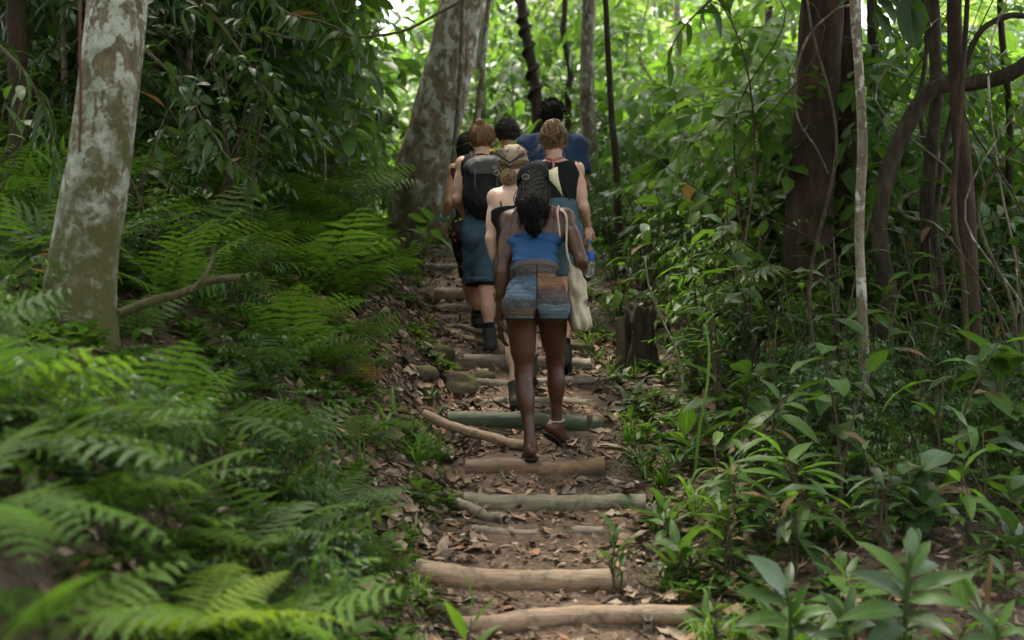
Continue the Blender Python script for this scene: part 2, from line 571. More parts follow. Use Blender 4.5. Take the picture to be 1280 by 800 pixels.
poles()


def rock_mat():
    t = NT('mossy_stone'); co = t.coord('Object')
    c = t.ramp(t.noise(co, 6, 6, .65), [(.3, (.045, .032, .022)), (.55, (.10, .072, .048)), (.75, (.16, .125, .09))])
    sx = t.n('ShaderNodeSeparateXYZ'); t.l(t.n('ShaderNodeNewGeometry').outputs['Normal'], sx.inputs[0])
    m = t.math('MULTIPLY', t.ramp(sx.outputs[2], [(.0, .1), (.8, 1.0)]), t.ramp(t.noise(co, 9, 5), [(.42, 0.0), (.6, .9)]))
    t.set(t.mix(m, c, (.07, .085, .022)), .9, .2); t.bump(t.noise(co, 22, 6, .7), .8, .02)
    return t.m


M_rock = rock_mat()
ROCKS = [((572, 478), 9.0, (.15, .13, .13), 'mossy brown boulder at the left edge of the steps beside the pale leg'),
         ((545, 448), 9.6, (.12, .14, .08), 'flat mossy stone above the mossy boulder on the left'),
         ((604, 470), 9.35, (.07, .08, .06), 'small mossy stone left of the grey brown log'),
         ((526, 495), 8.7, (.10, .10, .06), 'low earthy stone in dead leaves left of the mossy boulder'),
         ((720, 428), 10.1, (.13, .12, .06), 'flat pale stone right of the trail in front of the stump')]
for k, (p, d, s, lab) in enumerate(ROCKS):
    bm = bmesh.new(); bmesh.ops.create_icosphere(bm, subdivisions=4, radius=1)
    for v in bm.verts:
        c = v.co.copy()
        f = 1 + .28 * float(fbm(c.x * 1.3 + k * 9, c.y * 1.3 + c.z * 1.7, 4, k))
        v.co = Vector((c.x * s[0] * f, c.y * s[1] * f, c.z * s[2] * f))
    for f in bm.faces: f.smooth = True
    me = bpy.data.meshes.new('stone'); bm.to_mesh(me); me.materials.append(M_rock)
    q = P(*p, d); q[2] = float(G(q[0], q[1])) + s[2] * .02
    obj('stone', me, None, lab, 'stone', 'stones beside the steps', None, q)
# ------------------------------------------------------------------ bark
def bark_mat(name, dark, mid, pale, lichen=None, lich_amt=.5, moss_amt=.3, moss_h=1.2, scale=1.0, ridge=1.0):
    t = NT(name); co = t.coord('Object')
    st = t.mapping(co, (1, 1, .22))
    n1 = t.noise(st, 14 * scale, 6, .65); n2 = t.noise(co, 5 * scale, 5, .6); n3 = t.noise(t.mapping(co, (1, 1, .6)), 9 * scale, 5, .62, .4)
    col = t.ramp(t.math('ADD', t.math('MULTIPLY', n1, .6), t.math('MULTIPLY', n2, .4)), [(.36, dark), (.5, mid), (.64, pale)])
    if lichen:
        col = t.mix(t.ramp(n3, [(.60 - .2 * lich_amt, 0.0), (.64 - .2 * lich_amt, .9)]), col, lichen)
        col = t.mix(t.ramp(t.noise(co, 16 * scale, 4), [(.55, 0.0), (.68, .8)]), col, dark)
    sx = t.n('ShaderNodeSeparateXYZ'); t.l(co, sx.inputs[0])
    up = t.math('DIVIDE', sx.outputs[2], moss_h)
    fall = t.math('SUBTRACT', 1.0, t.math('ADD', up, t.math('MULTIPLY', t.math('SUBTRACT', n2, .5), 2.6)), True)
    m = t.math('MULTIPLY', fall, moss_amt * 2, True)
    col = t.mix(m, col, t_moss)
    t.set(col, .85, .25)
    t.bump(t.math('ADD', t.math('MULTIPLY', n1, ridge), t.math('MULTIPLY', t.noise(co, 45 * scale, 4), .4)), .8, .03)
    return t.m


t_moss = (.075, .072, .024)
M_pale = bark_mat('bark_pale_lichen', (.060, .044, .024), (.13, .105, .064), (.21, .185, .13), (.40, .41, .34), .62, .65, 1.6, 1.5)
M_lean = bark_mat('bark_brown_lichen', (.12, .088, .058), (.25, .19, .13), (.36, .295, .215), (.60, .58, .52), .46, .5, 2.2)
M_dark = bark_mat('bark_dark_red', (.016, .0095, .0065), (.042, .024, .016), (.085, .053, .036), None, 0, .35, 1.2, 1.0, 2.2)
M_grey = bark_mat('bark_grey', (.09, .068, .048), (.17, .138, .10), (.25, .215, .165), (.42, .39, .34), .3, .3, 1.0, 1.4)
M_vine = bark_mat('bark_vine', (.018, .013, .009), (.045, .033, .022), (.085, .064, .044), None, 0, .3, .5, 2.0)
M_far = bark_mat('bark_far', (.10, .075, .052), (.21, .165, .115), (.32, .265, .20), (.3, .28, .23), .3, .3, 1.0)
M_twig = bark_mat('bark_twig', (.035, .026, .016), (.08, .06, .035), (.13, .10, .06), None, 0, .2, .3, 3.0)

# ------------------------------------------------------------------ leaf templates
def leaf_tpl(length=1.0, width=.3, rows=5, fold=.18, droop=.25, shape=.42, wave=0.0, tip=1.0, roll=0.0):
    """leaf along +y from the origin, blade up +z. returns packed Geo"""
    s = np.linspace(0, 1, rows + 1)
    w = width * np.sin(np.pi * np.clip(s, 0, 1) ** (math.log(.5) / math.log(shape))) ** .85 * (1 - (1 - tip) * s)
    w[0] = width * .06; w[-1] = width * .012
    ang = -droop * s * 1.6 + droop * .5
    dy = np.cos(ang); dz = np.sin(ang)
    y = np.concatenate([[0], np.cumsum((dy[1:] + dy[:-1]) / 2)]) / rows * length
    z = np.concatenate([[0], np.cumsum((dz[1:] + dz[:-1]) / 2)]) / rows * length
    V, U = [], []
    for i in range(rows + 1):
        wv = wave * math.sin(i * 2.4)
        for k, q in ((-1, 0.), (0, .5), (1, 1.)):
            V.append((k * w[i] / 2 * math.cos(fold + roll * k), y[i], z[i] + abs(k) * w[i] / 2 * math.sin(fold) + k * roll * w[i] * .3 + k * wv * w[i]))
            U.append((q, s[i]))
    F = []
    for i in range(rows):
        for k in (0, 1):
            F.append((i * 3 + k, i * 3 + k + 1, i * 3 + k + 4, i * 3 + k + 3))
    return Geo().add(V, F, U).pack()


def rand_rots(k, g, fwd=None, spread=1.0):
    """random leaf frames: forward mostly horizontal, normal mostly up"""
    a = g.uniform(0, 2 * np.pi, k) if fwd is None else np.arctan2(fwd[:, 1], fwd[:, 0]) + g.normal(0, .6 * spread, k)
    el = g.normal(-.18, .38 * spread, k)
    rl = g.normal(0, .45 * spread, k)
    f = np.column_stack([np.cos(a) * np.cos(el), np.sin(a) * np.cos(el), np.sin(el)])
    r = np.column_stack([np.sin(a), -np.cos(a), np.zeros(k)])
    u = np.cross(r, f)
    c, s = np.cos(rl)[:, None], np.sin(rl)[:, None]
    r2, u2 = r * c + u * s, u * c - r * s
    return np.stack([r2, f, u2], axis=2)


def spray_tpl(leaf, n=9, length=.7, leaf_len=.2, g=None, droop=.35, pal=False):
    """twig with alternate leaves, along +y"""
    g = g or np.random.default_rng(1)
    ge = Geo()
    pts = np.array([[0, 0, 0], [.02, length * .35, .03], [-.01, length * .7, .0], [.0, length, -.10 * droop * 3]])
    pts = spline(pts, 7)
    V, F, U = tube(pts, np.linspace(.006, .002, 7), 4, cap=False)
    ge.add(V, F, None, .02)
    for i in range(n):
        t = .12 + .88 * i / (n - 1)
        p = np.array([np.interp(t, np.linspace(0, 1, 7), pts[:, q]) for q in range(3)])
        side = 1 if i % 2 else -1
        a = side * g.uniform(.6, 1.15) * (0 if i == n - 1 else 1) + g.normal(0, .12)
        el = g.normal(-droop, .22)
        f = np.array([math.sin(a) * math.cos(el), math.cos(a) * math.cos(el), math.sin(el)])
        B = basis(f, (g.normal(0, .25), g.normal(0, .25), 1))
        s = leaf_len * g.uniform(.7, 1.15) * (1 - .25 * abs(t - .5))
        ge.scatter(leaf, (B * s)[None], p[None], [g.uniform(.3, .7)])
    return ge.pack()


gl = np.random.default_rng(5)
L_lance = leaf_tpl(1, .30, 3, .2, .35)
L_oval = leaf_tpl(1, .46, 3, .18, .3, .45)
L_narrow = leaf_tpl(1, .15, 3, .15, .45)
L_big = leaf_tpl(1, .36, 6, .2, .4, .45, .06)
SPR = [spray_tpl(L_lance, 9, .75, .24, gl), spray_tpl(L_oval, 8, .7, .21, gl), spray_tpl(L_lance, 11, .9, .22, gl, .5),
       spray_tpl(L_narrow, 12, .8, .30, gl, .6), spray_tpl(L_oval, 6, .55, .27, gl, .45)]

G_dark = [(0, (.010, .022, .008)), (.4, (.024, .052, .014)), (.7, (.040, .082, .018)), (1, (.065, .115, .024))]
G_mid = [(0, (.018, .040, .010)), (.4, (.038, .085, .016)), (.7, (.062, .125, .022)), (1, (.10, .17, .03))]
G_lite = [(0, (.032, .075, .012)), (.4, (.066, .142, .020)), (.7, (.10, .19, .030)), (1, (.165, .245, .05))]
G_fern = [(0, (.026, .055, .010)), (.4, (.050, .108, .016)), (.7, (.078, .148, .022)), (1, (.12, .19, .034))]
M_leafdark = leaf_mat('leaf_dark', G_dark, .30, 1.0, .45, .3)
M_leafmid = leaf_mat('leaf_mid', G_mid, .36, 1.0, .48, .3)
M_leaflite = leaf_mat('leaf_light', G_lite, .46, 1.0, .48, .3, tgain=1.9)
M_fern = leaf_mat('leaf_fern', G_fern, .40, 1.0, .62, .14, vein=.12)
M_pale_leaf = leaf_mat('leaf_pale', [(0, (.045, .08, .035)), (.5, (.07, .12, .055)), (1, (.11, .165, .085))], .3, 1.0, .4, .4)
M_haze = leaf_mat('leaf_far_hazed', [(0, (.075, .12, .045)), (.4, (.115, .17, .07)), (.7, (.16, .22, .10)), (1, (.22, .28, .15))], .5, 1.0, .5, .3, tgain=1.9)  # distance haze put into the leaf colour: paler, cooler green
M_fern_dead = leaf_mat('leaf_fern_dead', [(0, (.10, .06, .03)), (.5, (.17, .105, .05)), (1, (.25, .17, .09))], .3, .8, .7, .2, vein=.1)
M_brown = leaf_mat('leaf_brown', [(0, (.06, .035, .018)), (.5, (.13, .08, .04)), (1, (.22, .14, .06))], .25, .8, .65, .2)
M_yellow = leaf_mat('leaf_yellow', [(0, (.35, .22, .02)), (.5, (.50, .33, .03)), (1, (.55, .24, .03))], .35, .8, .45, .3)


def crown_mesh(name, n, rad, sprs, mat, seed, shell=.45, hollow=.0, scale=1.0, flat=1.0, clump=7):
    """sprays gathered into clumps in an ellipsoid: gaps between clumps stay open"""
    g = np.random.default_rng(seed)
    ge = Geo()
    cl = g.normal(0, 1, (clump, 3)); cl /= np.linalg.norm(cl, axis=1)[:, None]
    cl *= (shell + (1 - shell) * g.uniform(0, 1, (clump, 1)) ** .5)
    own = g.integers(0, clump, n)
    p = cl[own] + g.normal(0, .26, (n, 3))
    p = p * np.asarray(rad)
    out = p / (np.linalg.norm(p, axis=1)[:, None] + 1e-6)
    ct = g.uniform(.25, .75, clump)
    for k, sp in enumerate(sprs):
        m = np.arange(n) % len(sprs) == k
        Mx = rand_rots(m.sum(), g, out[m], .9) * (scale * g.uniform(.7, 1.25, m.sum()))[:, None, None]
        ge.scatter(sp, Mx, p[m], ct[own[m]] * .6 + g.uniform(.1, .32, m.sum()))
    return ge.mesh(name, mat)


def limb_geo(ge, base, tips, r0, g, sides=6):
    for tp in tips:
        m = (np.asarray(base) + tp) / 2 + g.normal(0, .12, 3) * np.linalg.norm(tp - base) * .5
        pts = spline([base, m, tp], 9)
        V, F, U = tube(pts, np.linspace(r0, r0 * .22, 9), sides, .1, int(g.integers(99)), cap=False)
        ge.add(V, F, U)


# crowns that several trees share
CR_canopy = [crown_mesh('canopy_crown_mesh', 230, (3.0, 3.0, 1.2), [SPR[0], SPR[1], SPR[4]], M_leafmid, 100 + k, .3, scale=1.55, clump=16) for k in range(2)]


def trunk_tree(name, path, rads, mat, label, cat='tree', group=None, sides=26, noise=.10, lobes=None, seed=0, top=None, crown=0, crown_s=1.0, crown_z=0, n=60, extra=None):
    """path: world points from the base; a trunk part, and a crown (with limbs) above the picture"""
    path = np.asarray(path, float)
    base = path[0].copy()
    root = empty(name, base, label, cat, group)
    pr = spline(np.column_stack([path - base, np.asarray(rads)]), n)
    V, F, U = tube(pr[:, :3], np.maximum(pr[:, 3], .004), sides, noise, seed, lobes=lobes)
    ge = Geo().add(V, F, U)
    g = np.random.default_rng(seed + 500)
    if top is not None:
        t0 = pr[-1, :3]
        tips = [t0 + np.array([math.cos(a) * 1.9, math.sin(a) * 1.9, g.uniform(.6, 1.6)]) * crown_s for a in g.uniform(0, 6.28) + np.arange(5) * 1.257]
        limb_geo(ge, t0 - np.array([0, 0, .15]), tips, pr[-1, 3] * .7, g)
    obj('trunk', ge.mesh('trunk', mat), root)
    if top is not None:
        c = obj('crown', CR_canopy[crown % 2], root, loc=pr[-1, :3] + np.array([0, 0, 1.0 * crown_s + crown_z]))
        c.scale = (crown_s,) * 3; c.rotation_euler = (0, 0, seed * 1.7)
    return root, pr


def gz(p, sink=.22):
    p = np.array(p, float); p[2] = float(G(p[0], p[1])) - sink
    return p


def flare(k, amp, ph, h=.12):
    return lambda a, s: amp * max(0, 1 - s / h) ** 2 * (.55 + .45 * np.cos(k * a + ph))


def pix_path(pts):
    """[(px,py,d), ...] -> world points"""
    return [P(*q) for q in pts]


def px_r(w, d):
    return w / 2 * d / F_PX


# pale tree at left
b = gz(P(92, 420, 6.1))
pp = [b] + pix_path([(104, 330, 6.1), (125, 200, 6.1), (138, 80, 6.12), (147, 0, 6.15), (160, -150, 6.2), (175, -420, 6.3), (170, -900, 6.5)])
trunk_tree('pale_tree', pp, [px_r(102, 6.1), px_r(86, 6.1), px_r(80, 6.1), px_r(76, 6.1), px_r(75, 6.1), px_r(70, 6.1), px_r(62, 6.1), px_r(46, 6.1)],
           M_pale, 'pale lichen-covered tree trunk with mossy foot at the far left', seed=3, noise=.07, lobes=flare(4, .35, .6), top=1, crown=0, crown_s=1.15)
# big leaning tree
b = gz(P(530, 292, 14.6), .15)
pp = [b] + pix_path([(528, 235, 14.6), (543, 160, 14.6), (562, 80, 14.6), (580, 0, 14.6), (604, -110, 14.7), (632, -260, 14.9), (640, -420, 15)])
trunk_tree('leaning_tree', pp, [px_r(92, 14.6), px_r(76, 14.6), px_r(66, 14.6), px_r(60, 14.6), px_r(56, 14.6), px_r(52, 14.6), px_r(46, 14.6), px_r(36, 14.6)],
           M_lean, 'big leaning tree blotched with white lichen behind the hikers', seed=5, noise=.08, lobes=flare(5, .32, 2.2, .2), top=1, crown=1, crown_s=1.0)
# slender pale tree right of the man
b = gz(P(737, 300, 15.6))
trunk_tree('slender_tree', [b] + pix_path([(738, 200, 15.6), (733, 100, 15.6), (736, 0, 15.6), (742, -150, 15.6), (738, -420, 15.6)]),
           [px_r(24, 15.6), px_r(20, 15.6), px_r(18, 15.6), px_r(17, 15.6), px_r(14, 15.6), px_r(9, 15.6)], M_grey,
           'slender pale tree trunk rising right beside the man in navy', seed=8, sides=16, top=1, crown=0, crown_s=.7)
# twisted vine-wrapped trunk
b = gz(P(676, 260, 17))
root, pr = trunk_tree('twisted_tree', [b] + pix_path([(672, 150, 17), (666, 90, 17), (657, 40, 17), (652, 0, 17), (648, -160, 17), (655, -400, 17)]),
                      [px_r(20, 17), px_r(16, 17), px_r(14, 17), px_r(13, 17), px_r(12, 17), px_r(11, 17), px_r(8, 17)], M_vine,
                      'dark trunk twisted round by a vine directly above the curly haired hiker', seed=9, sides=14, top=1, crown=1, crown_s=.8)
tt = np.linspace(0, 1, 160)
cen = np.column_stack([np.interp(tt, np.linspace(0, 1, len(pr)), pr[:, k]) for k in range(4)])
V, F, U = tube(cen[:, :3] + np.column_stack([np.cos(tt * 70) * cen[:, 3] * 1.15, np.sin(tt * 70) * cen[:, 3] * 1.15, tt * 0]), .028, 8, .1, 1)
obj('climbing_vine', Geo().add(V, F, U).mesh('climbing_vine', M_vine), root)
# thin dark saplings in the gap
for k, (pts, w, lab) in enumerate([
    ([(773, 300, 13.5), (771, 220, 13.5), (765, 150, 13.5), (761, 80, 13.5), (757, 0, 13.5), (752, -120, 13.5), (760, -300, 13.5)], 8, 'thin dark wavy sapling stem right of the slender pale tree'),
    ([(715, 250, 18), (710, 130, 18), (713, 90, 18), (704, 40, 18), (706, 0, 18), (700, -150, 18), (705, -300, 18)], 8, 'thin crooked stem between the twisted trunk and the slender pale tree'),
    ([(600, 240, 19), (601, 150, 19), (600, 60, 19), (603, 0, 19), (604, -200, 19)], 13, 'dim greenish trunk just right of the big leaning tree'),
    ([(692, 250, 24), (694, 120, 24), (692, 0, 24), (690, -300, 24)], 11, 'faint pale trunk in the bright gap above the man in navy'),
    ([(419, 230, 17), (425, 130, 17), (432, 60, 17), (437, 0, 17), (446, -200, 17)], 21, 'pinkish brown trunk in the bright foliage left of the leaning tree'),
    ([(960, 300, 20), (958, 150, 20), (961, 0, 20), (955, -250, 20)], 12, 'dim trunk deep in the foliage left of the dark red trunk'),
    ([(848, 300, 22), (850, 150, 22), (846, 0, 22), (846, -250, 22)], 9, 'faint thin trunk in the bright green right of centre'),
    ([(330, 250, 13), (333, 120, 13), (340, 0, 13), (345, -200, 13)], 10, 'pale bamboo-like stem rising from the dark bank at left'),
    ([(278, 250, 12), (283, 120, 12), (276, 0, 12), (280, -200, 12)], 16, 'brown trunk half hidden by narrow leaves on the left bank')]):
    w_ = pix_path(pts); w_[0] = gz(w_[0])
    d = pts[0][2]
    trunk_tree('thin_tree', w_, np.linspace(1.25, .75, len(w_)) * px_r(w, d), [M_vine, M_vine, M_far, M_grey, M_far, M_dark, M_far, M_grey, M_far][k],
               lab, 'tree', 'thin trunks behind the hikers', sides=10, seed=30 + k, n=40, top=1, crown=k, crown_s=.42)
# dark red trunks on the right
b = gz(P(1012, 440, 10.4))
trunk_tree('dark_tree', [b] + pix_path([(1010, 330, 10.4), (1018, 200, 10.4), (1023, 100, 10.4), (1030, 0, 10.4), (1036, -200, 10.4), (1040, -520, 10.4)]),
           [px_r(84, 10.4), px_r(62, 10.4), px_r(56, 10.4), px_r(54, 10.4), px_r(52, 10.4), px_r(48, 10.4), px_r(36, 10.4)], M_dark,
           'thick dark red-brown trunk with rough bark on the right', seed=12, noise=.16, lobes=lambda a, s: .10 * np.cos(3 * a + s * 3) + flare(4, .3, 1.)(a, s), top=1, crown=0, crown_s=1.1)
b = gz(P(1047, 430, 10.8))
trunk_tree('dark_tree', [b] + pix_path([(1046, 330, 10.8), (1052, 200, 10.8), (1060, 100, 10.8), (1058, 0, 10.8), (1052, -200, 10.8), (1060, -480, 10.8)]),
           [px_r(58, 10.8), px_r(44, 10.8), px_r(36, 10.8), px_r(34, 10.8), px_r(34, 10.8), px_r(30, 10.8), px_r(24, 10.8)], M_dark,
           'narrower dark trunk pressed behind the thick red-brown trunk', seed=13, noise=.18, top=1, crown=1, crown_s=.8)
# pale thin wavy tree in front of them
b = gz(P(1070, 640, 7.6))
trunk_tree('wavy_sapling', [b] + pix_path([(1074, 560, 7.6), (1080, 470, 7.6), (1077, 380, 7.6), (1074, 280, 7.6), (1078, 180, 7.6), (1074, 90, 7.6), (1068, 0, 7.6), (1062, -120, 7.6), (1070, -300, 7.7)]),
           np.array([17, 15, 14, 13, 12.5, 12.5, 12, 12, 11, 8]) / 2 * 7.6 / F_PX, M_grey, 'thin pale wavy trunk in front of the dark trunks at right', seed=14, sides=12, noise=.16, top=1, crown=0, crown_s=.5)
# dark poles at far right
for k, (pts, w, lab) in enumerate([
    ([(1160, 470, 9.6), (1163, 350, 9.6), (1160, 250, 9.6), (1170, 120, 9.6), (1166, 0, 9.6), (1160, -200, 9.6), (1165, -420, 9.6)], 17, 'dark upright trunk left of the paired lianas at far right'),
    ([(1222, 480, 9.2), (1213, 370, 9.2), (1208, 250, 9.2), (1198, 140, 9.2), (1193, 0, 9.2), (1198, -200, 9.2), (1190, -420, 9.2)], 20, 'reddish dark trunk at far right crossed by the arching liana'),
    ([(1100, 450, 11.5), (1108, 330, 11.5), (1100, 220, 11.5), (1094, 100, 11.5), (1090, 0, 11.5), (1096, -250, 11.5)], 15, 'mid brown trunk right of the thin pale wavy trunk'),
    ([(1262, 430, 11.5), (1258, 300, 11.5), (1262, 150, 11.5), (1250, 0, 11.5), (1250, -250, 11.5)], 9, 'thin dark trunk nearest the right edge of the photo'),
    ([(20, 430, 8.6), (16, 300, 8.6), (24, 150, 8.6), (20, 0, 8.6), (26, -300, 8.6)], 26, 'almost black trunk in the dark at the far left edge')]):
    w_ = pix_path(pts); w_[0] = gz(w_[0]); d = pts[0][2]
    trunk_tree('dark_slim_tree', w_, np.linspace(1.2, .8, len(w_)) * px_r(w, d), [M_vine, M_dark, M_vine, M_dark, M_dark][k], lab, 'tree', 'slim dark trunks', sides=12,
               noise=.2, seed=50 + k, n=46, top=1, crown=k, crown_s=.6)


# ------------------------------------------------------------------ lianas, vines, branches
def liana(name, pts, w, mat, label, group=None, sides=8, noise=.15, seed=0, n=50, taper=(1, .8), cat='liana'):
    d = np.mean([q[2] for q in pts])
    w_ = np.array(pix_path(pts)); base = w_[0].copy()
    pr = spline(w_ - base, n)
    V, F, U = tube(pr, np.linspace(taper[0], taper[1], n) * px_r(w, d), sides, noise, seed)
    return obj(name, Geo().add(V, F, U).mesh(name, mat), None, label, cat, group, None, base)


g_l = 'lianas hanging among the trunks at right'
liana('liana', [(1090, 470, 9.4), (1112, 380, 9.4), (1100, 300, 9.4), (1106, 230, 9.4), (1130, 165, 9.4), (1165, 112, 9.4), (1215, 104, 9.4), (1262, 92, 9.3), (1300, 60, 9.2), (1330, 0, 9.2), (1340, -120, 9.2)], 19, M_vine,
      'thick dark liana arching up to the right edge', g_l, 12, .12, 1, 90, (1.15, .9))
liana('liana', [(1086, 290, 9.6), (1098, 265, 9.55), (1112, 235, 9.5), (1122, 195, 9.45)], 11, M_vine, 'short side stem forking from the thick arching liana', g_l, 8, .15, 2)
liana('liana', [(1180, 230, 9.8), (1150, 238, 9.7), (1127, 250, 9.7), (1128, 268, 9.7), (1150, 274, 9.8), (1176, 262, 9.9), (1190, 225, 9.9), (1200, 120, 9.9), (1192, -60, 9.9)], 6, M_grey,
      'pale looping liana curled beside the dark upright trunk', g_l, 8, .1, 3, 70)
liana('liana', [(1185, 470, 9.5), (1178, 360, 9.5), (1170, 280, 9.5), (1182, 180, 9.5), (1205, 90, 9.5), (1225, 40, 9.4), (1260, 20, 9.4), (1310, 10, 9.4), (1350, -100, 9.4)], 9, M_vine,
      'slim liana bending to the upper right corner above the thick arching one', g_l, 8, .15, 4, 80)
liana('liana', [(1210, 460, 9), (1203, 340, 9), (1192, 270, 9), (1196, 180, 9), (1204, 80, 9), (1214, -80, 9)], 8, M_dark, 'red tinged liana running beside the reddish dark trunk', g_l, 8, .2, 5, 70)
liana('liana', [(1140, 470, 10), (1146, 330, 10), (1158, 220, 10), (1150, 130, 10), (1158, 50, 10), (1146, -80, 10)], 7, M_vine, 'thin wavy liana left of the dark upright trunk', g_l, 8, .2, 6, 70)
liana('vine', [(1036, 218, 9.2), (1020, 185, 9.0), (998, 150, 8.8), (993, 105, 8.6), (1008, 50, 8.4), (1042, 15, 8.2), (1068, 5, 7.9)], 3, M_grey, 'thin pale vine curving across the thick red-brown trunk', None, 6, .05, 7, 60, (.7, 1.2), 'vine')
liana('vine', [(574, 300, 14.2), (566, 230, 14.25), (572, 150, 14.25), (577, 70, 14.25), (580, 0, 14.25), (592, -120, 14.3)], 7, M_grey, 'straight pale vine climbing the face of the leaning tree', None, 8, .1, 8, 60, (1.2, .8), 'vine')
liana('vine', [(596, 260, 14.1), (590, 200, 14.2), (600, 120, 14.3), (608, 30, 14.4), (620, -80, 14.5)], 8, M_lean, 'brown root-like vine down the right side of the leaning tree', None, 8, .15, 9, 60, (1.3, .7), 'vine')
liana('vine', [(99, 190, 5.6), (101, 120, 5.6), (100, 50, 5.6), (101, -60, 5.6), (104, -200, 5.7)], 4.5, bark_mat('bark_red_vine', (.05, .022, .015), (.10, .04, .027), (.14, .065, .045), None, 0, .1, .2, 2), 'reddish vine hanging left of the pale lichen-covered trunk', None, 6, .1, 10, 40, (.8, 1), 'vine')
liana('vine', [(330, 40, 8), (380, 50, 8), (440, 47, 8), (500, 40, 8), (545, 18, 8), (590, -10, 8), (640, -70, 8)], 4, M_twig, 'thin dark branch sweeping across the top left of the gap', None, 6, .15, 11, 60, (.8, 1.1), 'branch')
liana('vine', [(806, 320, 8.8), (812, 360, 8.7), (828, 400, 8.6), (846, 440, 8.5), (856, 490, 8.4)], 3.5, M_grey, 'bare pale stick leaning among leaves right of the stump', None, 6, .1, 12, 40, (.6, 1.1), 'stick')
liana('fallen_branch', [(150, 392, 5.5), (190, 376, 5.5), (228, 366, 5.55), (262, 352, 5.6), (298, 347, 5.65)], 13, M_dark, 'dark broken branch lying beside the foot of the pale trunk', None, 10, .25, 13, 40, (1, .7), 'branch')
liana('fallen_branch', [(238, 366, 5.55), (256, 345, 5.55), (266, 322, 5.6), (268, 306, 5.6)], 7, M_dark, 'short dark fork sticking up from the broken branch at left', None, 8, .25, 14, 24, (1, .5), 'branch')
gv = np.random.default_rng(77)
for k in range(26):                                                  # thin bare stems tangled at right and left
    right = k < 17
    px = gv.uniform(900, 1270) if right else gv.uniform(170, 420)
    d = gv.uniform(8, 11.5) if right else gv.uniform(8.5, 12)
    x0 = P(px, 400, d)[0]; z0 = float(G(x0, d)); h = gv.uniform(1.2, 3.2)
    pts = [(0, 0, -.05)] + [(gv.normal(0, .12) * q, gv.normal(0, .12) * q, h * q / 4) for q in (1, 2, 3, 4)]
    pr = spline(pts, 24)
    V, F, U = tube(pr, np.linspace(.012, .005, 24) * gv.uniform(.6, 1.2), 6, .15, k)
    obj('bare_stem', Geo().add(V, F, U).mesh('bare_stem', [M_grey, M_twig, M_vine][k % 3]), None,
        'thin bare woody stem ' + where((x0, d, z0 + h * .5)), 'stem',
        'thin bare stems in the right undergrowth' if right else 'thin bare stems on the left bank', None, (x0, d, z0))


# stump
def stump():
    b = gz(P(797, 470, 9.6), .05)
    root = empty('tree_stump', b, 'dark rotten tree stump beside the trail on the right', 'stump')
    h = P(797, 383, 9.6)[2] - b[2]
    pts = np.array([[0, 0, 0], [0, 0, .1], [.01, 0, h * .5], [.0, .01, h * .85], [.0, 0, h]])
    lob = lambda a, s: .22 * np.cos(4 * a + 1) * (1 - s) + .11 * np.cos(7 * a) + .06 * np.cos(13 * a + 2)
    pr = spline(np.column_stack([pts, [.155, .125, .092, .085, .070]]), 26)
    V, F, U = tube(pr[:, :3], pr[:, 3], 30, .14, 4, lobes=lob)
    V = V.copy()
    jag = V[:, 2] > h * .7
    V[jag, 2] += (.2 * fbm(V[jag, 0] * 18, V[jag, 1] * 18, 3, 3))
    obj('stump_wood', Geo().add(V, F, U).mesh('stump_wood', bark_mat('bark_stump', (.012, .009, .006), (.035, .024, .015), (.075, .055, .036), None, 0, .12, .25, 1.6, 2.5)), root)
    pts = np.array(pix_path([(772, 478, 9.5), (776, 430, 9.5), (774, 396, 9.5)]))
    V, F, U = tube(spline(pts, 14), np.linspace(.036, .028, 14), 12, .15, 6)
    obj('mossy_post', Geo().add(V - pts[0], F, U).mesh('mossy_post', M_rock), None, 'mossy upright post touching the left of the dark stump', 'post', None, None, pts[0])


stump()
# ------------------------------------------------------------------ understory and far trees
def under_crown(name, n, rad, sprs, mat, seed, scale=1.0, clump=9):
    return crown_mesh(name, n, rad, sprs, mat, seed, .15, scale=scale, clump=clump)


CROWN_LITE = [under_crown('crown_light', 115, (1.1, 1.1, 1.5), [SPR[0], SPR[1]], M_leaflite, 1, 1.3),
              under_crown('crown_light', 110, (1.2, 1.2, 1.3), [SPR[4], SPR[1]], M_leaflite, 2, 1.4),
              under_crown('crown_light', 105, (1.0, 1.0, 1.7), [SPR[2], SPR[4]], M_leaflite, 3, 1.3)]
CROWN_MID = [under_crown('crown_mid', 150, (1.1, 1.1, 1.4), [SPR[1], SPR[4]], M_leafmid, 4, 1.0),
             under_crown('crown_mid', 150, (1.2, 1.2, 1.5), [SPR[2], SPR[0]], M_leafmid, 5, 1.0),
             under_crown('crown_mid', 150, (1.0, 1.0, 1.6), [SPR[4], SPR[2]], M_leafmid, 6, 1.1)]
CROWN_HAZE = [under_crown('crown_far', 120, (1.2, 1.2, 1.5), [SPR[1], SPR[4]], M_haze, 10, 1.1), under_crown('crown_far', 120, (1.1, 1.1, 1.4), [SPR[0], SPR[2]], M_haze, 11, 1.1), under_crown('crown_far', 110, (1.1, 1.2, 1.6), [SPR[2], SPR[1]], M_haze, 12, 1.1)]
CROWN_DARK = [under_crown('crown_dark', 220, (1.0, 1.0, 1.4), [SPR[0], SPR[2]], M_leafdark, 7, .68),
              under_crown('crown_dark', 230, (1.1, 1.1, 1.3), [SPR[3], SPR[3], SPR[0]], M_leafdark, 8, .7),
              under_crown('crown_dark', 220, (1.0, 1.0, 1.5), [SPR[1], SPR[2]], M_leafdark, 9, .66)]


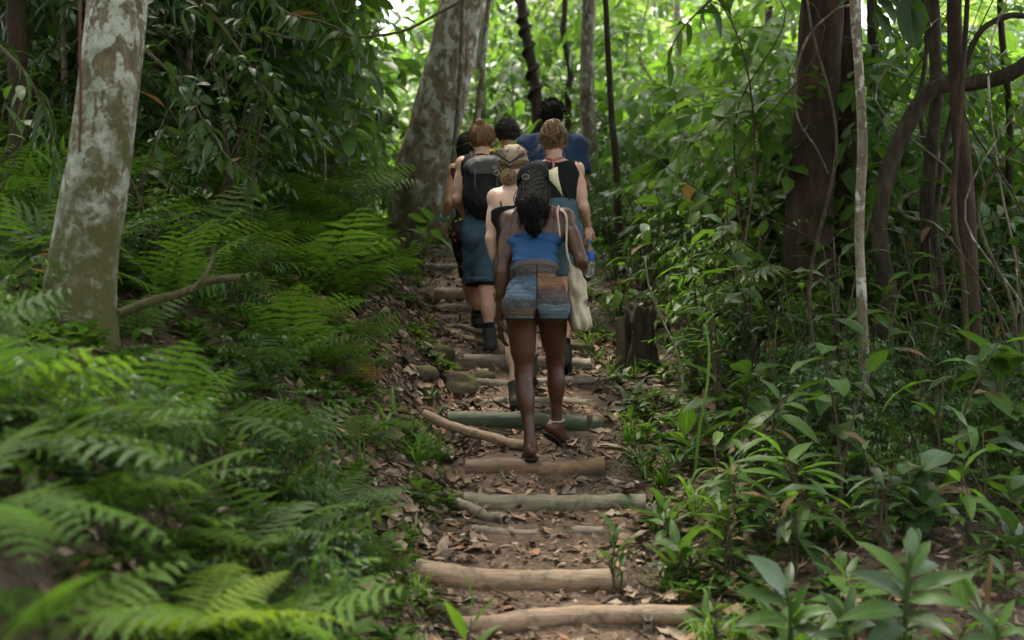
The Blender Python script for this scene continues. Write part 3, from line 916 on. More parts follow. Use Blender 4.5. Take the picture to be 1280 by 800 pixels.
def stem_mesh(h, seed, r=.03, mat=None):
    g = np.random.default_rng(seed); ge = Geo()
    pts = [(0, 0, -.1)] + [(g.normal(0, .05) * q, g.normal(0, .05) * q, h * q / 4) for q in (1, 2, 3, 4)]
    pr = spline(pts, 16)
    V, F, U = tube(pr, np.linspace(r, r * .3, 16), 7, .12, seed); ge.add(V, F, U)
    for z in np.linspace(.35, .95, 8):
        i = int(z * 15); a = g.uniform(0, 6.28); L = g.uniform(.4, .9)
        tip = pr[i] + np.array([math.cos(a) * L, math.sin(a) * L, .25 * L])
        q = spline([pr[i], (pr[i] + tip) / 2 + [0, 0, .06], tip], 6)
        V, F, U = tube(q, np.linspace(r * .4, r * .12, 6), 4, cap=False); ge.add(V, F, U)
    return ge.mesh('trunk', mat or M_far)


STEMS = [stem_mesh(3.0, k) for k in range(3)]


def understory(x, y, kind, s, seed, label, group, name='understory_tree', zoff=0.0):
    z = float(G(x, y))
    px, py = to_px((x, y, z)); px2, py2 = to_px((x, y, z + 1.75 * s))
    root = empty(name, (x, y, z), label + ' ' + where((px, max(20, min(py, 330) if y > 14 else py2))), 'tree', group, seed * 2.399)
    root.scale = (s, s, s * (.9 + .2 * ((seed * 37) % 10) / 10))
    obj('trunk', STEMS[seed % 3], root)
    cs = {'lite': CROWN_LITE, 'mid': CROWN_MID, 'dark': CROWN_DARK, 'haze': CROWN_HAZE}[kind]
    obj('crown', cs[seed % 3], root, loc=(0, 0, 1.75 + zoff))
    if y > 22 and not 380 < px < 545 and seed % 3:
        o = obj('upper_crown', cs[(seed + 1) % 3], root, loc=(.3, 0, 4.1)); o.rotation_euler = (0, 0, 2)
    return root


def place_band(n, xr, yr, kinds, sr, label, group, seed, avoid=None, mind=.8, name='understory_tree'):
    g = np.random.default_rng(seed); got = []; tries = 0
    while len(got) < n and tries < n * 60:
        tries += 1
        y = g.uniform(*yr); px = g.uniform(*xr); x = (px - 640) * y / F_PX
        if avoid and avoid(px, y, x): continue
        if y > 17.5 and 452 < px < 520: continue
        if any((x - a) ** 2 + (y - b) ** 2 < mind ** 2 for a, b in got): continue
        got.append((x, y))
        understory(x, y, kinds[int(g.integers(len(kinds)))], g.uniform(*sr), int(g.integers(1000)), label, group, name)
    return got


def keep_view(px, y, x, s=1.0):
    """the trail and the view past the hikers stay open"""
    return y < 17 and abs(px - 620) < 165 + 1.25 * s * F_PX / y


place_band(16, (380, 1000), (18.5, 23), ['lite', 'mid', 'haze', 'mid'], (.6, .95), 'sunlit broadleaf sapling', 'sunlit saplings behind the hikers', 21, None, 1.1)
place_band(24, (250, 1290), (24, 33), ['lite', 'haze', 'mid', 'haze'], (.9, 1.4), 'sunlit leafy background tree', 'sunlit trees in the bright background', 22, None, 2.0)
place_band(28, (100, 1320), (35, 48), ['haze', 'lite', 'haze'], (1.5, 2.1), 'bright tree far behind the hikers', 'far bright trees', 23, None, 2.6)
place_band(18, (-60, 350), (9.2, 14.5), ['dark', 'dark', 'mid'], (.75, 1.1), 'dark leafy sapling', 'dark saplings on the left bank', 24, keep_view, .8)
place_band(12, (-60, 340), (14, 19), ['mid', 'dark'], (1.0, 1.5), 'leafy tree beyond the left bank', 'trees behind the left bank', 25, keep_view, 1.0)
place_band(11, (880, 1340), (10.8, 14.5), ['lite', 'mid', 'mid'], (.45, .75), 'leafy shaded sapling', 'saplings among the dark trunks', 26, keep_view, .9)
place_band(14, (800, 1340), (15, 21), ['lite', 'lite', 'mid'], (.8, 1.15), 'leafy tree beyond the dark trunks', 'trees behind the dark trunks', 27, keep_view, 1.2)


# unseen leaf cover added at the sides and behind the camera to block light
def canopy():
    g = np.random.default_rng(90)
    ge = Geo(); n = 5600
    x = g.uniform(-13, 13, n); y = g.uniform(-12, 17, n)
    side = np.where(x < 0, smooth(1.0, 2.8, -x) * smooth(-1.5, 1.5, y), smooth(1.3, 3.0, x) * (1 - .8 * smooth(9.5, 11.5, y))) * np.where(x < 0, 1, smooth(1, 4, y)) * (1 - smooth(13, 17, y))
    over = 0 * y
    keep = (g.uniform(0, 1, n) < np.maximum(np.maximum(side, over), .85 * (1 - smooth(0, 2, y)))) & (fbm(x * .5, y * .5, 3, 60) > -.3)
    x, y = x[keep], y[keep]; n = len(x)
    z = np.maximum(zbase(y), 0) + 6.2 - 3.2 * smooth(-1, -5, y) + 2.6 * g.uniform(0, 1, n) + .6 * fbm(x * .5, y * .5, 2, 61)
    for k, sp in enumerate((SPR[0], SPR[1], SPR[4])):
        m = np.arange(n) % 3 == k
        ge.scatter(sp, rand_rots(m.sum(), g) * (1.9 * g.uniform(.7, 1.2, m.sum()))[:, None, None], np.column_stack([x, y, z])[m], g.uniform(.2, .8, m.sum()))
    obj('shade_canopy', ge.mesh('shade_canopy', M_leafmid), kind='stuff', label='leafy canopy of the forest overhead')


canopy()
# ------------------------------------------------------------------ ferns
def frond_mesh(name, mat, pairs=17, wid=.24, arch=.55, seed=0, teeth=True, stalk=.16, gap=.92):
    """a frond one metre long along +y, rising then arching over; toothed leaflets in pairs"""
    g = np.random.default_rng(seed); ge = Geo()
    s = np.linspace(0, 1, 15)
    ang = .25 * arch - 1.15 * arch * s ** 1.3
    y = np.concatenate([[0], np.cumsum(np.cos((ang[1:] + ang[:-1]) / 2))]) / 14
    z = np.concatenate([[0], np.cumsum(np.sin((ang[1:] + ang[:-1]) / 2))]) / 14
    x = .04 * np.sin(s * 2.5 + seed)
    rc = np.column_stack([x, y, z])
    V, F, U = tube(rc, np.linspace(.006, .0018, 15), 5, cap=False); ge.add(V, F, None, .15)
    for i in range(pairs):
        t = stalk + (1 - stalk) * i / pairs
        p = np.array([np.interp(t, s, rc[:, k]) for k in range(3)]); a = float(np.interp(t, s, ang))
        q = (t - stalk) / (1 - stalk)
        L = wid * (math.sin(math.pi * min(1, (q * .86 + .14)) ** .75)) * g.uniform(.9, 1.08) + .012
        if L < .01: continue
        w = (1 - stalk) / pairs * gap * min(1, .55 + L / wid * .5)
        for side in (-1, 1):
            rows = 9 if teeth else 4
            tt = np.linspace(0, 1, rows + 1)
            prof = (1 - tt) ** .6 * (.75 + .5 * np.minimum(1, tt * 6))
            if teeth: prof = prof * np.where(np.arange(rows + 1) % 2 == 0, 1.0, .62)
            prof[-1] = .03
            sw = g.uniform(.12, .3); dr = g.uniform(.1, .42)
            PV, PU = [], []
            for j in range(rows + 1):
                lx = tt[j] * L; ly = lx * sw; lz = .10 * lx - dr * lx * tt[j]
                for kk in (-1, 0, 1):
                    off = kk * w / 2 * prof[j]
                    PV.append((side * lx, (ly + off), lz + abs(kk) * .012 * prof[j])); PU.append((.5 + kk * .5, tt[j]))
            PV = np.array(PV); ca, sa = math.cos(a), math.sin(a)
            PV = np.column_stack([PV[:, 0], PV[:, 1] * ca - PV[:, 2] * sa, PV[:, 1] * sa + PV[:, 2] * ca]) + p
            PF = []
            for j in range(rows):
                for kk in (0, 1):
                    f = (j * 3 + kk, j * 3 + kk + 1, j * 3 + kk + 4, j * 3 + kk + 3)
                    PF.append(f if side > 0 else f[::-1])
            ge.add(PV, PF, PU, .5 + g.normal(0, .06))
    return ge.mesh(name, mat)


M_fern_y = leaf_mat('leaf_fern_yellow', [(0, (.07, .12, .012)), (.5, (.12, .19, .018)), (1, (.19, .24, .03))], .4, 1.0, .62, .14, vein=.1)
M_fern_g = leaf_mat('leaf_fern_grey', [(0, (.026, .052, .018)), (.5, (.046, .088, .028)), (1, (.075, .125, .042))], .35, 1.0, .6, .16, vein=.1)
FR = [frond_mesh('frond', M_fern, 11, .30, .55, 1, gap=.78), frond_mesh('frond', M_fern, 13, .25, .8, 2, gap=.74), frond_mesh('frond', M_fern, 10, .36, .4, 3, gap=.8),
      frond_mesh('frond', M_fern, 12, .28, .65, 4, gap=.7)]
FR_g = [frond_mesh('frond', M_fern_g, 10, .34, .5, 5, gap=.82), frond_mesh('frond', M_fern_g, 12, .28, .7, 6, gap=.75)]
FR_d = frond_mesh('frond', M_fern_dead, 11, .22, 1.0, 9, gap=.5)
FR_y = [frond_mesh('frond', M_fern_y, 16, .24, .7, 7), frond_mesh('frond', M_fern_y, 15, .22, .5, 8)]


def fern(p, size, n, meshes, label, group, seed, lift=.62, az0=None, fan=6.283, name='fern'):
    g = np.random.default_rng(seed)
    root = empty(name, p, label, 'fern', group)
    a0 = g.uniform(0, 6.28) if az0 is None else az0 - fan / 2
    for k in range(n):
        a = a0 + fan * (k + g.uniform(-.25, .25)) / n
        o = obj('frond', meshes[int(g.integers(len(meshes)))], root)
        s = size * g.uniform(.75, 1.12)
        o.scale = (s, s, s)
        o.rotation_euler = (lift * g.uniform(.5, 1.25), g.normal(0, .28), a)
    return root


gp = np.random.default_rng(201)
spots = []


def free(x, y, r):
    if any((x - a) ** 2 + (y - b) ** 2 < (r + c) ** 2 * .36 for a, b, c in spots): return False
    spots.append((x, y, r)); return True


cnt = 0
for _ in range(5000):                                                # mid ferns on the left bank
    if cnt >= 95: break
    y = gp.uniform(3.7, 12.6); x = gp.uniform(-4.2, -.2)
    u = float(xc(y)) - .42 - x
    if u < .22 + .18 * gp.uniform(): continue
    px, py = to_px((x, y, float(G(x, y))))
    if px < -60 or px > 560 or py < 180: continue
    if 470 < px and 370 < py < 560 and gp.uniform() < .8: continue         # leaf litter beside the steps
    if px < 240 and 420 < py and gp.uniform() < .4: continue
    if 0 < px < 215 and y < 6.2 and py < 540: continue
    s = gp.uniform(.42, .78) * (1.0 if u > .6 else .6)
    if not free(x, y, s * .42): continue
    cnt += 1
    lower = py > 430; s *= .72 if lower else 1.0; big = s > .55
    grey = gp.uniform() < (.5 if lower else .12); dead = gp.uniform() < .10
    fern((x, y, float(G(x, y)) + .03), s, int(gp.integers(6, 10)), (FR_g if grey else FR) + ([FR_d, FR_d] if dead else []),
         ('large ' if big else 'small ') + ('grey green' if grey else 'bright green') + (' and brown fern ' if dead else ' fern ') + where((px, py)),
         'ferns covering the left bank', 300 + cnt, .75)
near = [  # px, py, depth, size, fronds, meshes, label, azimuth, fan
    (10, 560, 3.4, .50, 5, FR_g, 'blurred pale fern spreading under the mossy foot of the pale trunk', 0.0, 2.6),
    (245, 530, 3.8, .5, 5, FR_g, 'blurred fern with level fronds right of the pale trunk foot', -.3, 3.4),
    (-30, 640, 2.9, .5, 5, FR, 'blurred dark fern at the left edge of the foreground', -.4, 2.2),
    (60, 790, 2.6, .42, 7, FR, 'blurred dark green fern in the bottom left corner', 0, 6.28),
    (225, 800, 2.9, .48, 8, FR_y, 'blurred yellow green fern at the bottom left of the photo', 0, 6.28),
    (345, 800, 3.3, .42, 7, FR, 'blurred fern right of the yellow green one at the bottom', 0, 6.28),
    (170, 640, 3.5, .5, 7, FR_g, 'blurred grey green fern in the middle of the left foreground', 0, 6.28),
    (320, 690, 4.0, .42, 7, FR_g, 'soft grey fern above the bottom left ferns', 0, 6.28),
    (110, 560, 3.9, .5, 7, FR_g, 'soft green fern below the pale trunk', 0, 6.28),
    (430, 640, 4.6, .36, 7, FR_g, 'small drooping fern on the bank left of the green tinged log', 0, 6.28)]
for k, (px, py, d, s, n, ms, lab, az, fan) in enumerate(near):
    d -= .6
    while True:
        p = P(px, py, d); zg = float(G(p[0], p[1]))
        if p[2] - zg < .16 or d > 7: break
        d += .05
    if p[2] < zg: p[2] = zg
    r = fern((p[0], p[1], p[2]), s, n, ms, lab, 'blurred ferns in the left foreground', 500 + k, .05 if k < 3 else .4, None if fan > 6 else -math.pi / 2 + az, fan)
    if p[2] - zg > .12:                                              # a fern standing on its own stalk
        V, F, U = tube(spline([(0, 0, 0), (.02, .03, (zg - p[2]) * .5), (0, 0.02, zg - p[2] - .05)], 10), .010, 6, .1, k)
        obj('stalk', Geo().add(V, F, U).mesh('stalk', M_twig), r)
fern(P(445, 250, 9.6), .55, 6, FR_g, 'dark fern silhouetted against the light left of the leaning tree', None, 560, .5)

# ------------------------------------------------------------------ leafy shrubs and seedlings
LF = {}
for nm, mt in (('dark', M_leafdark), ('mid', M_leafmid), ('lite', M_leaflite), ('pale', M_pale_leaf), ('yellow', M_yellow), ('brown', M_brown)):
    LF[nm, 'lance'] = [np_mesh('leaf', *(lambda t: (t[0], None, t[1], t[2], t[3], t[4]))(leaf_tpl(1, w, 6, f, dr, .42, wv)), mat=mt) for w, f, dr, wv in ((.26, .2, .5, .05), (.30, .3, .3, .03), (.24, .15, .75, .08))]
    LF[nm, 'oval'] = [np_mesh('leaf', *(lambda t: (t[0], None, t[1], t[2], t[3], t[4]))(leaf_tpl(1, w, 6, f, dr, .46, wv)), mat=mt) for w, f, dr, wv in ((.48, .2, .4, .05), (.42, .28, .3, .06), (.52, .14, .55, .08))]
    LF[nm, 'strap'] = [np_mesh('leaf', *(lambda t: (t[0], None, t[1], t[2], t[3], t[4]))(leaf_tpl(1, w, 9, f, dr, .38, .02)), mat=mt) for w, f, dr in ((.10, .3, 1.0), (.085, .25, 1.35), (.12, .3, .7))]


def leafy(name, p, h, stems, per, size, tone, shape, label, cat, group, seed, spread=.3, whorl=False, stem_mat=None, alt=None, el=-.15):
    """plant with a stem part and every leaf a part of its own"""
    g = np.random.default_rng(seed)
    root = empty(name, p, label, cat, group)
    ge = Geo(); leaves = []
    for s in range(stems):
        a = g.uniform(0, 6.28); lean = spread * (g.uniform(.3, 1) if stems > 1 else g.uniform(0, .4))
        hh = h * g.uniform(.65, 1.05)
        pts = [np.array([0, 0, -.04])] + [np.array([math.cos(a) * lean * q * q * hh, math.sin(a) * lean * q * q * hh, hh * q]) + g.normal(0, .012, 3) for q in (.33, .66, 1)]
        pr = spline(pts, 12)
        V, F, U = tube(pr, np.linspace(.008, .003, 12) * (.7 + .5 * h), 6, .1, seed); ge.add(V, F, U, .3)
        ph = g.uniform(0, 6.28)
        for k in range(per):
            if whorl: t = .86 + .14 * k / per; b = ph + k * 2.4; e = g.uniform(-.1, .75)
            else: t = .25 + .75 * (k + 1) / per; b = ph + k * 2.6 + g.normal(0, .3); e = el + g.normal(0, .3) + (.5 if k >= per - 1 else 0)
            q = np.array([np.interp(t, np.linspace(0, 1, 12), pr[:, c]) for c in range(3)])
            f = np.array([math.cos(b) * math.cos(e), math.sin(b) * math.cos(e), math.sin(e)])
            pet = q + f * size * .12
            V, F, U = tube(np.array([q, pet]), [.003, .002], 4, cap=False); ge.add(V, F, U, .5)
            leaves.append((pet, basis(f, (g.normal(0, .2), g.normal(0, .2), 1)), size * g.uniform(.65, 1.15) * (1 if whorl else .75 + .35 * t)))
    obj('stem', ge.mesh('stem', stem_mat or M_twig), root)
    for pet, B, s in leaves:
        tn = alt if (alt and g.uniform() < .14) else ('brown' if cat in ('shrub', 'seedling') and g.uniform() < .06 else tone)
        o = obj('leaf', LF[tn, shape][int(g.integers(3))], root)
        o.matrix_local = Matrix.LocRotScale(Vector(pet), Matrix(B.tolist()), Vector((s, s, s)))
    return root


def at_px(px, py, d):
    p = P(px, py, d); p[2] = float(G(p[0], p[1])); return p


# lower right feature plants
def posed_plant(name, stem, leaves, tone, label, d, cat='plant'):
    """a plant whose leaves are posed one by one: (base px, tip px, depth change, width variant, tone or None)"""
    w = np.array(pix_path([(x, y, d) for x, y in stem])); w[0][2] = min(w[0][2], float(G(w[0][0], w[0][1])) - .02); b0 = w[0].copy()
    root = empty(name, b0, label, cat)
    ge = Geo(); V, F, U = tube(spline(w - b0, 14), np.linspace(.010, .005, 14), 7, .1, 2); ge.add(V, F, U, .4)
    for bx, by, tx, ty, dd, (shape, k), tn, roll in leaves:
        p0, p1 = P(bx, by, d), P(tx, ty, d + dd)
        p1 = p0 + (p1 - p0) * .8
        L = np.linalg.norm(p1 - p0); f = (p1 - p0) / L
        j = min(range(len(w)), key=lambda i: np.linalg.norm(w[i] - p0))
        V, F, U = tube(np.array([w[j] - b0, p0 - b0]), [.004, .003], 5, cap=False); ge.add(V, F, U, .5)
        o = obj('leaf', LF[tn or tone, shape][k], root)
        o.matrix_local = Matrix.LocRotScale(Vector(p0 - b0), Matrix(basis(f, (roll, -.75, .8)).tolist()), Vector((L, L, L)))
    obj('stem', ge.mesh('stem', M_leafmid), root)


posed_plant('ginger_plant', [(1128, 830), (1132, 770), (1136, 715), (1138, 690)],
            [(1134, 728, 1056, 652, .1, ('lance', 0), None, .2), (1137, 700, 1141, 646, .05, ('oval', 1), 'pale', .1), (1139, 712, 1168, 664, .0, ('oval', 0), None, -.3), (1136, 738, 1240, 706, -.1, ('lance', 1), None, .0),
             (1132, 752, 1236, 748, -.2, ('lance', 2), None, -.2), (1132, 748, 1046, 700, -.15, ('lance', 1), 'dark', .3), (1130, 765, 1034, 765, -.25, ('lance', 0), None, .2), (1132, 770, 1204, 792, -.3, ('lance', 1), 'dark', -.2),
             (1128, 780, 1070, 812, -.3, ('lance', 0), 'dark', .2), (1136, 722, 1190, 690, .2, ('lance', 0), 'dark', -.1), (1134, 735, 1090, 690, .25, ('lance', 2), None, .1)], 'mid',
            'large long-leaved plant at the bottom right with a whitish young leaf', 4.9)
posed_plant('broadleaf_plant', [(985, 830), (988, 780), (986, 748), (980, 735)],
            [(984, 745, 928, 676, -.05, ('oval', 0), None, .2), (984, 738, 990, 690, .1, ('lance', 1), 'dark', -.2), (986, 758, 902, 728, -.1, ('lance', 1), 'dark', .3), (988, 770, 1016, 716, -.05, ('lance', 1), 'mid', -.2),
             (987, 775, 900, 772, -.15, ('lance', 2), 'mid', .1), (990, 775, 1060, 752, -.1, ('lance', 0), 'mid', -.1), (990, 785, 1045, 800, -.15, ('oval', 1), 'dark', -.1)], 'pale',
            'plant with one broad pale silvery leaf at lower right', 5.0)
posed_plant('ginger_plant', [(1250, 840), (1248, 800), (1246, 780)], [(1247, 790, 1195, 748, .0, ('lance', 1), None, .1), (1248, 785, 1275, 735, .05, ('lance', 0), 'lite', -.1), (1248, 795, 1310, 780, -.1, ('lance', 2), None, -.2), (1246, 800, 1180, 800, -.1, ('lance', 0), 'dark', .2)], 'mid',
            'small long-leaved plant in the bottom right corner', 4.7)
posed_plant('ginger_plant', [(1060, 840), (1058, 800), (1056, 770)], [(1057, 785, 1018, 722, .0, ('lance', 1), 'dark', .2), (1057, 775, 1072, 715, .05, ('lance', 0), None, .0), (1058, 795, 1000, 790, -.1, ('lance', 2), 'dark', .2), (1058, 790, 1110, 770, .1, ('lance', 0), 'dark', -.1)], 'dark',
            'dark long-leaved plant left of the big bottom right plant', 4.85)
leafy('broadleaf_plant', at_px(1010, 800, 5.0), .24, 2, 5, .22, 'mid', 'lance', 'leafy clump directly below the silvery leaved plant', 'plant', None, 605, el=.45)
leafy('broadleaf_plant', at_px(905, 650, 6.4), .26, 1, 5, .19, 'lite', 'lance', 'bright upright seedling right of the green tinged log', 'plant', None, 606, el=.55)
leafy('broadleaf_plant', at_px(865, 690, 6.1), .16, 2, 5, .15, 'mid', 'oval', 'small round-leaved seedling right of the sagging log', 'plant', None, 607, el=.1)
leafy('broadleaf_plant', at_px(770, 715, 6.0), .22, 3, 4, .13, 'mid', 'lance', 'fresh green sprout at the right end of the sagging log', 'plant', None, 608, el=.5)
leafy('palm_seedling', at_px(985, 600, 7.2), .10, 1, 8, .34, 'lite', 'strap', 'small palm seedling with arching blades right of the trail', 'plant', None, 609, whorl=True)
leafy('palm_seedling', at_px(1060, 590, 7.0), .22, 1, 9, .40, 'lite', 'strap', 'palm seedling with long bright blades at the foot of the wavy trunk', 'plant', None, 610, whorl=True)
leafy('palm_seedling', at_px(845, 590, 7.4), .10, 1, 9, .24, 'mid', 'strap', 'little tufted palm seedling right of the rusty log', 'plant', None, 611, whorl=True)
leafy('palm_seedling', at_px(800, 575, 7.5), .06, 1, 8, .22, 'mid', 'strap', 'low grassy seedling touching the right end of the rusty log', 'plant', None, 612, whorl=True)
leafy('broadleaf_plant', at_px(585, 800, 5.2), .20, 1, 4, .17, 'lite', 'lance', 'upright bright leaf shoot left of the lowest step', 'plant', None, 613, el=1.1)
leafy('broadleaf_plant', at_px(400, 790, 4.6), .18, 2, 4, .17, 'lite', 'lance', 'bright green shoot at the bottom left of the trail', 'plant', None, 614, el=.8)
leafy('broadleaf_plant', at_px(60, 640, 4.2), .16, 2, 5, .22, 'mid', 'lance', 'broad-leaved plant among the blurred left foreground ferns', 'plant', None, 615, el=.35)
leafy('broadleaf_plant', at_px(430, 640, 5.4), .18, 2, 5, .16, 'dark', 'oval', 'dark round-leaved plant on the left bank near the lower steps', 'plant', None, 616, el=.0)
leafy('broadleaf_plant', at_px(485, 580, 6.9), .22, 2, 4, .16, 'lite', 'strap', 'thin bright grass-like shoots left of the rusty log', 'plant', None, 617, el=.9)
leafy('broadleaf_plant', at_px(200, 395, 5.9), .34, 1, 5, .30, 'mid', 'lance', 'large drooping leaf plant behind the foot of the pale trunk', 'plant', None, 618, el=-.5)
leafy('broadleaf_plant', at_px(420, 215, 11.5), .9, 2, 6, .24, 'dark', 'oval', 'dark broad-leaved plant on the crest left of the leaning tree', 'plant', None, 619)
leafy('broadleaf_plant', at_px(530, 300, 13.2), .5, 3, 6, .24, 'mid', 'oval', 'large-leaved plant at the foot of the leaning tree', 'plant', None, 620)
leafy('broadleaf_plant', at_px(870, 420, 9.2), .55, 2, 6, .26, 'mid', 'oval', 'broad-leaved plant behind the stump with round shiny leaves', 'plant', None, 621, alt='pale')
leafy('yellow_leaf_sapling', at_px(665, 250, 18.5), 1.9, 1, 9, .42, 'lite', 'oval', 'sapling with very large sunlit leaves above the curly haired hiker', 'plant', None, 622, el=-.4)
leafy('yellow_leaf_sapling', at_px(628, 250, 19.0), 2.3, 1, 9, .42, 'lite', 'oval', 'large-leaved sunlit sapling with one orange yellow leaf', 'plant', None, 623, el=-.35, alt='yellow')


# tall thin light green stem
def green_stem():
    pts = np.array(pix_path([(868, 600, 7.4), (874, 540, 7.4), (884, 480, 7.4), (886, 435, 7.4), (880, 405, 7.4)]))
    root = empty('green_shoot', pts[0], 'tall slender yellow green shoot right of the trail', 'plant')
    V, F, U = tube(spline(pts - pts[0], 30), np.linspace(.010, .006, 30), 8, .12, 3)
    obj('stem', Geo().add(V, F, U, .9).mesh('stem', M_leaflite), root)
    for k, (t, a, e, s) in enumerate(((.98, .4, .9, .12), (.8, 2.9, .1, .12), (.55, 3.3, .2, .1), (.7, -.4, .5, .09))):
        q = spline(pts - pts[0], 30)[int(t * 29)]
        f = np.array([math.cos(a) * math.cos(e), math.sin(a) * math.cos(e) * .5, math.sin(e)])
        o = obj('leaf', LF['lite', 'lance'][k % 3], root)
        o.matrix_local = Matrix.LocRotScale(Vector(q), Matrix(basis(f).tolist()), Vector((s, s, s)))


green_stem()


# fan palm leaves seen grey green on the right
def fan_palm(p, h, n, r, label, seed, tone):
    g = np.random.default_rng(seed)
    root = empty('fan_palm', p, label, 'palm', None)
    blade = leaf_tpl(1, .17, 5, .35, .35, .5)
    ge = Geo(); k = 13
    a = np.linspace(-1.25, 1.25, k)
    Mx = np.stack([basis((math.sin(q), math.cos(q), -.12 * abs(q)), (0, -.2, 1)) * (1 - .12 * abs(q)) for q in a])
    ge.scatter(blade, Mx, np.zeros((k, 3)), np.full(k, .5) + g.normal(0, .06, k))
    me = ge.mesh('fan_leaf', tone)
    st = Geo()
    for i in range(n):
        b = 6.28 * i / n + g.normal(0, .3); e = g.uniform(.5, 1.2); L = h * g.uniform(.7, 1.1)
        tip = np.array([math.cos(b) * math.cos(e), math.sin(b) * math.cos(e), math.sin(e)]) * L
        V, F, U = tube(spline([(0, 0, 0), tip * .5 + [0, 0, .08 * L], tip], 8), .006, 5); st.add(V, F, U)
        o = obj('fan_leaf', me, root)
        s = r * g.uniform(.8, 1.15)
        f = np.array([math.cos(b), math.sin(b), -.35 + g.normal(0, .2)])
        o.matrix_local = Matrix.LocRotScale(Vector(tip), Matrix(basis(f, (g.normal(0, .3), g.normal(0, .3), 1)).tolist()), Vector((s, s, s)))
    obj('stem', st.mesh('stem', M_twig), root)


fan_palm(at_px(968, 385, 10.0), .72, 6, .34, 'fan palm with grey green fanned leaves left of the thick red-brown trunk', 3, M_leafmid)
fan_palm(at_px(905, 330, 13.5), 1.4, 7, .55, 'pale fan palm in the soft background right of centre', 4, M_leafmid)
fan_palm(at_px(835, 290, 15.5), 1.1, 7, .6, 'bright green fan palm beyond the trail right of the saplings', 5, M_leaflite)
fan_palm(at_px(1130, 330, 12.5), 1.0, 7, .45, 'fan palm between the arching liana and the dark trunks', 6, M_leafmid)

cnt = 0
for _ in range(6000):                                                # shrub layer right of the trail
    if cnt >= 105: break
    y = gp.uniform(6.0, 12.5); px = gp.uniform(770, 1300); x = (px - 640) * y / F_PX
    v = x - float(xc(y))
    if v < .62: continue
    if y < 8.2 and px < 900: continue
    if px < 865 and y < 10.4: continue
    tall = gp.uniform(.45, 1.15) * float(smooth(5.0, 8.5, y)) * (1.0 if v > 1.1 else .45)
    if not free(x, y, .22 + .2 * tall): continue
    cnt += 1
    tone = ['dark', 'mid', 'dark', 'mid', 'lite'][int(gp.integers(5))]; shp = ['lance', 'oval', 'lance'][int(gp.integers(3))]
    near_ = y < 8.5
    leafy('shrub', (x, y, float(G(x, y))), .25 + tall, int(gp.integers(2, 5)), int(gp.integers(5, 9)), gp.uniform(.15, .27), tone, shp,
          '%s shrub with %s %s leaves ' % ('tall' if tall > .6 else 'low', {'dark': 'dark', 'mid': 'green', 'lite': 'light green'}[tone], {'lance': 'pointed', 'oval': 'rounded'}[shp]) + where((x, y, float(G(x, y)) + .25 + tall * .5)),
          'shrub', 'shrubs right of the trail', 700 + cnt, .35, alt='pale' if tone == 'dark' else None)
cnt = 0
for _ in range(3000):                                                # shrubs on the left bank behind the ferns
    if cnt >= 34: break
    y = gp.uniform(6.6, 12.5); px = gp.uniform(-40, 470); x = (px - 640) * y / F_PX
    u = float(xc(y)) - .42 - x
    if u < .9: continue
    if px > 330 and y < 9.5: continue
    if not free(x, y, .3): continue
    cnt += 1
    tone = ['dark', 'dark', 'mid'][int(gp.integers(3))]
    leafy('shrub', (x, y, float(G(x, y))), gp.uniform(.5, 1.3), int(gp.integers(2, 4)), int(gp.integers(5, 9)), gp.uniform(.15, .25), tone, 'lance',
          'shrub with %s pointed leaves ' % ('dark' if tone == 'dark' else 'green') + where((x, y, float(G(x, y)) + .5)),
          'shrub', 'shrubs on the left bank', 800 + cnt, .35)
cnt = 0
for _ in range(3000):                                                # seedlings on the open ground at right
    if cnt >= 46: break
    y = gp.uniform(4.9, 8.8); px = gp.uniform(740, 1300); x = (px - 640) * y / F_PX
    v = x - float(xc(y))
    if v < .5 or (v < .75 and gp.uniform() < .5): continue
    if not free(x, y, .13): continue
    cnt += 1
    tone = ['mid', 'lite', 'dark', 'mid'][int(gp.integers(4))]; shp = ['lance', 'strap', 'oval', 'lance'][int(gp.integers(4))]
    leafy('seedling', (x, y, float(G(x, y))), gp.uniform(.05, .22), int(gp.integers(1, 3)), int(gp.integers(4, 7)), gp.uniform(.10, .2) * (1.3 if shp == 'strap' else 1), tone, shp,
          'small %s seedling with %s leaves ' % ({'dark': 'dark', 'mid': 'green', 'lite': 'light green'}[tone], {'lance': 'pointed', 'oval': 'rounded', 'strap': 'blade-like'}[shp]) + where((x, y, float(G(x, y)))),
          'seedling', 'seedlings right of the trail', 900 + cnt, .35, el=.3)


# leafy bushes: stems and a foliage part, many sprays
def bush_mesh(n, rad, sprs, mat, seed, sc):
    n, sc = int(n * 1.6), sc * .74
    return crown_mesh('foliage', n, rad, sprs, mat, seed, .2, scale=sc, clump=9)


BUSH = {'dark': [bush_mesh(46, (.42, .42, .36), [SPR[0], SPR[2]], M_leafdark, 21, .55), bush_mesh(46, (.4, .4, .42), [SPR[1], SPR[4]], M_leafdark, 22, .5)],
        'mid': [bush_mesh(46, (.42, .42, .38), [SPR[1], SPR[0]], M_leafmid, 23, .55), bush_mesh(40, (.4, .4, .45), [SPR[3], SPR[2]], M_leafmid, 24, .6), bush_mesh(44, (.45, .45, .34), [SPR[4], SPR[0]], M_leafmid, 25, .6)],
        'lite': [bush_mesh(40, (.42, .42, .4), [SPR[0], SPR[1]], M_leaflite, 26, .55)]}


def bush_stem(seed):
    g = np.random.default_rng(seed); ge = Geo()
    for k in range(6):
        a = g.uniform(0, 6.28); tip = np.array([math.cos(a) * .3, math.sin(a) * .3, g.uniform(.5, .8)])
        V, F, U = tube(spline([(0, 0, -.05), tip * [.3, .3, .5], tip], 8), np.linspace(.011, .004, 8), 5); ge.add(V, F, U)
    return ge.mesh('stem', M_twig)


BST = [bush_stem(k) for k in range(3)]


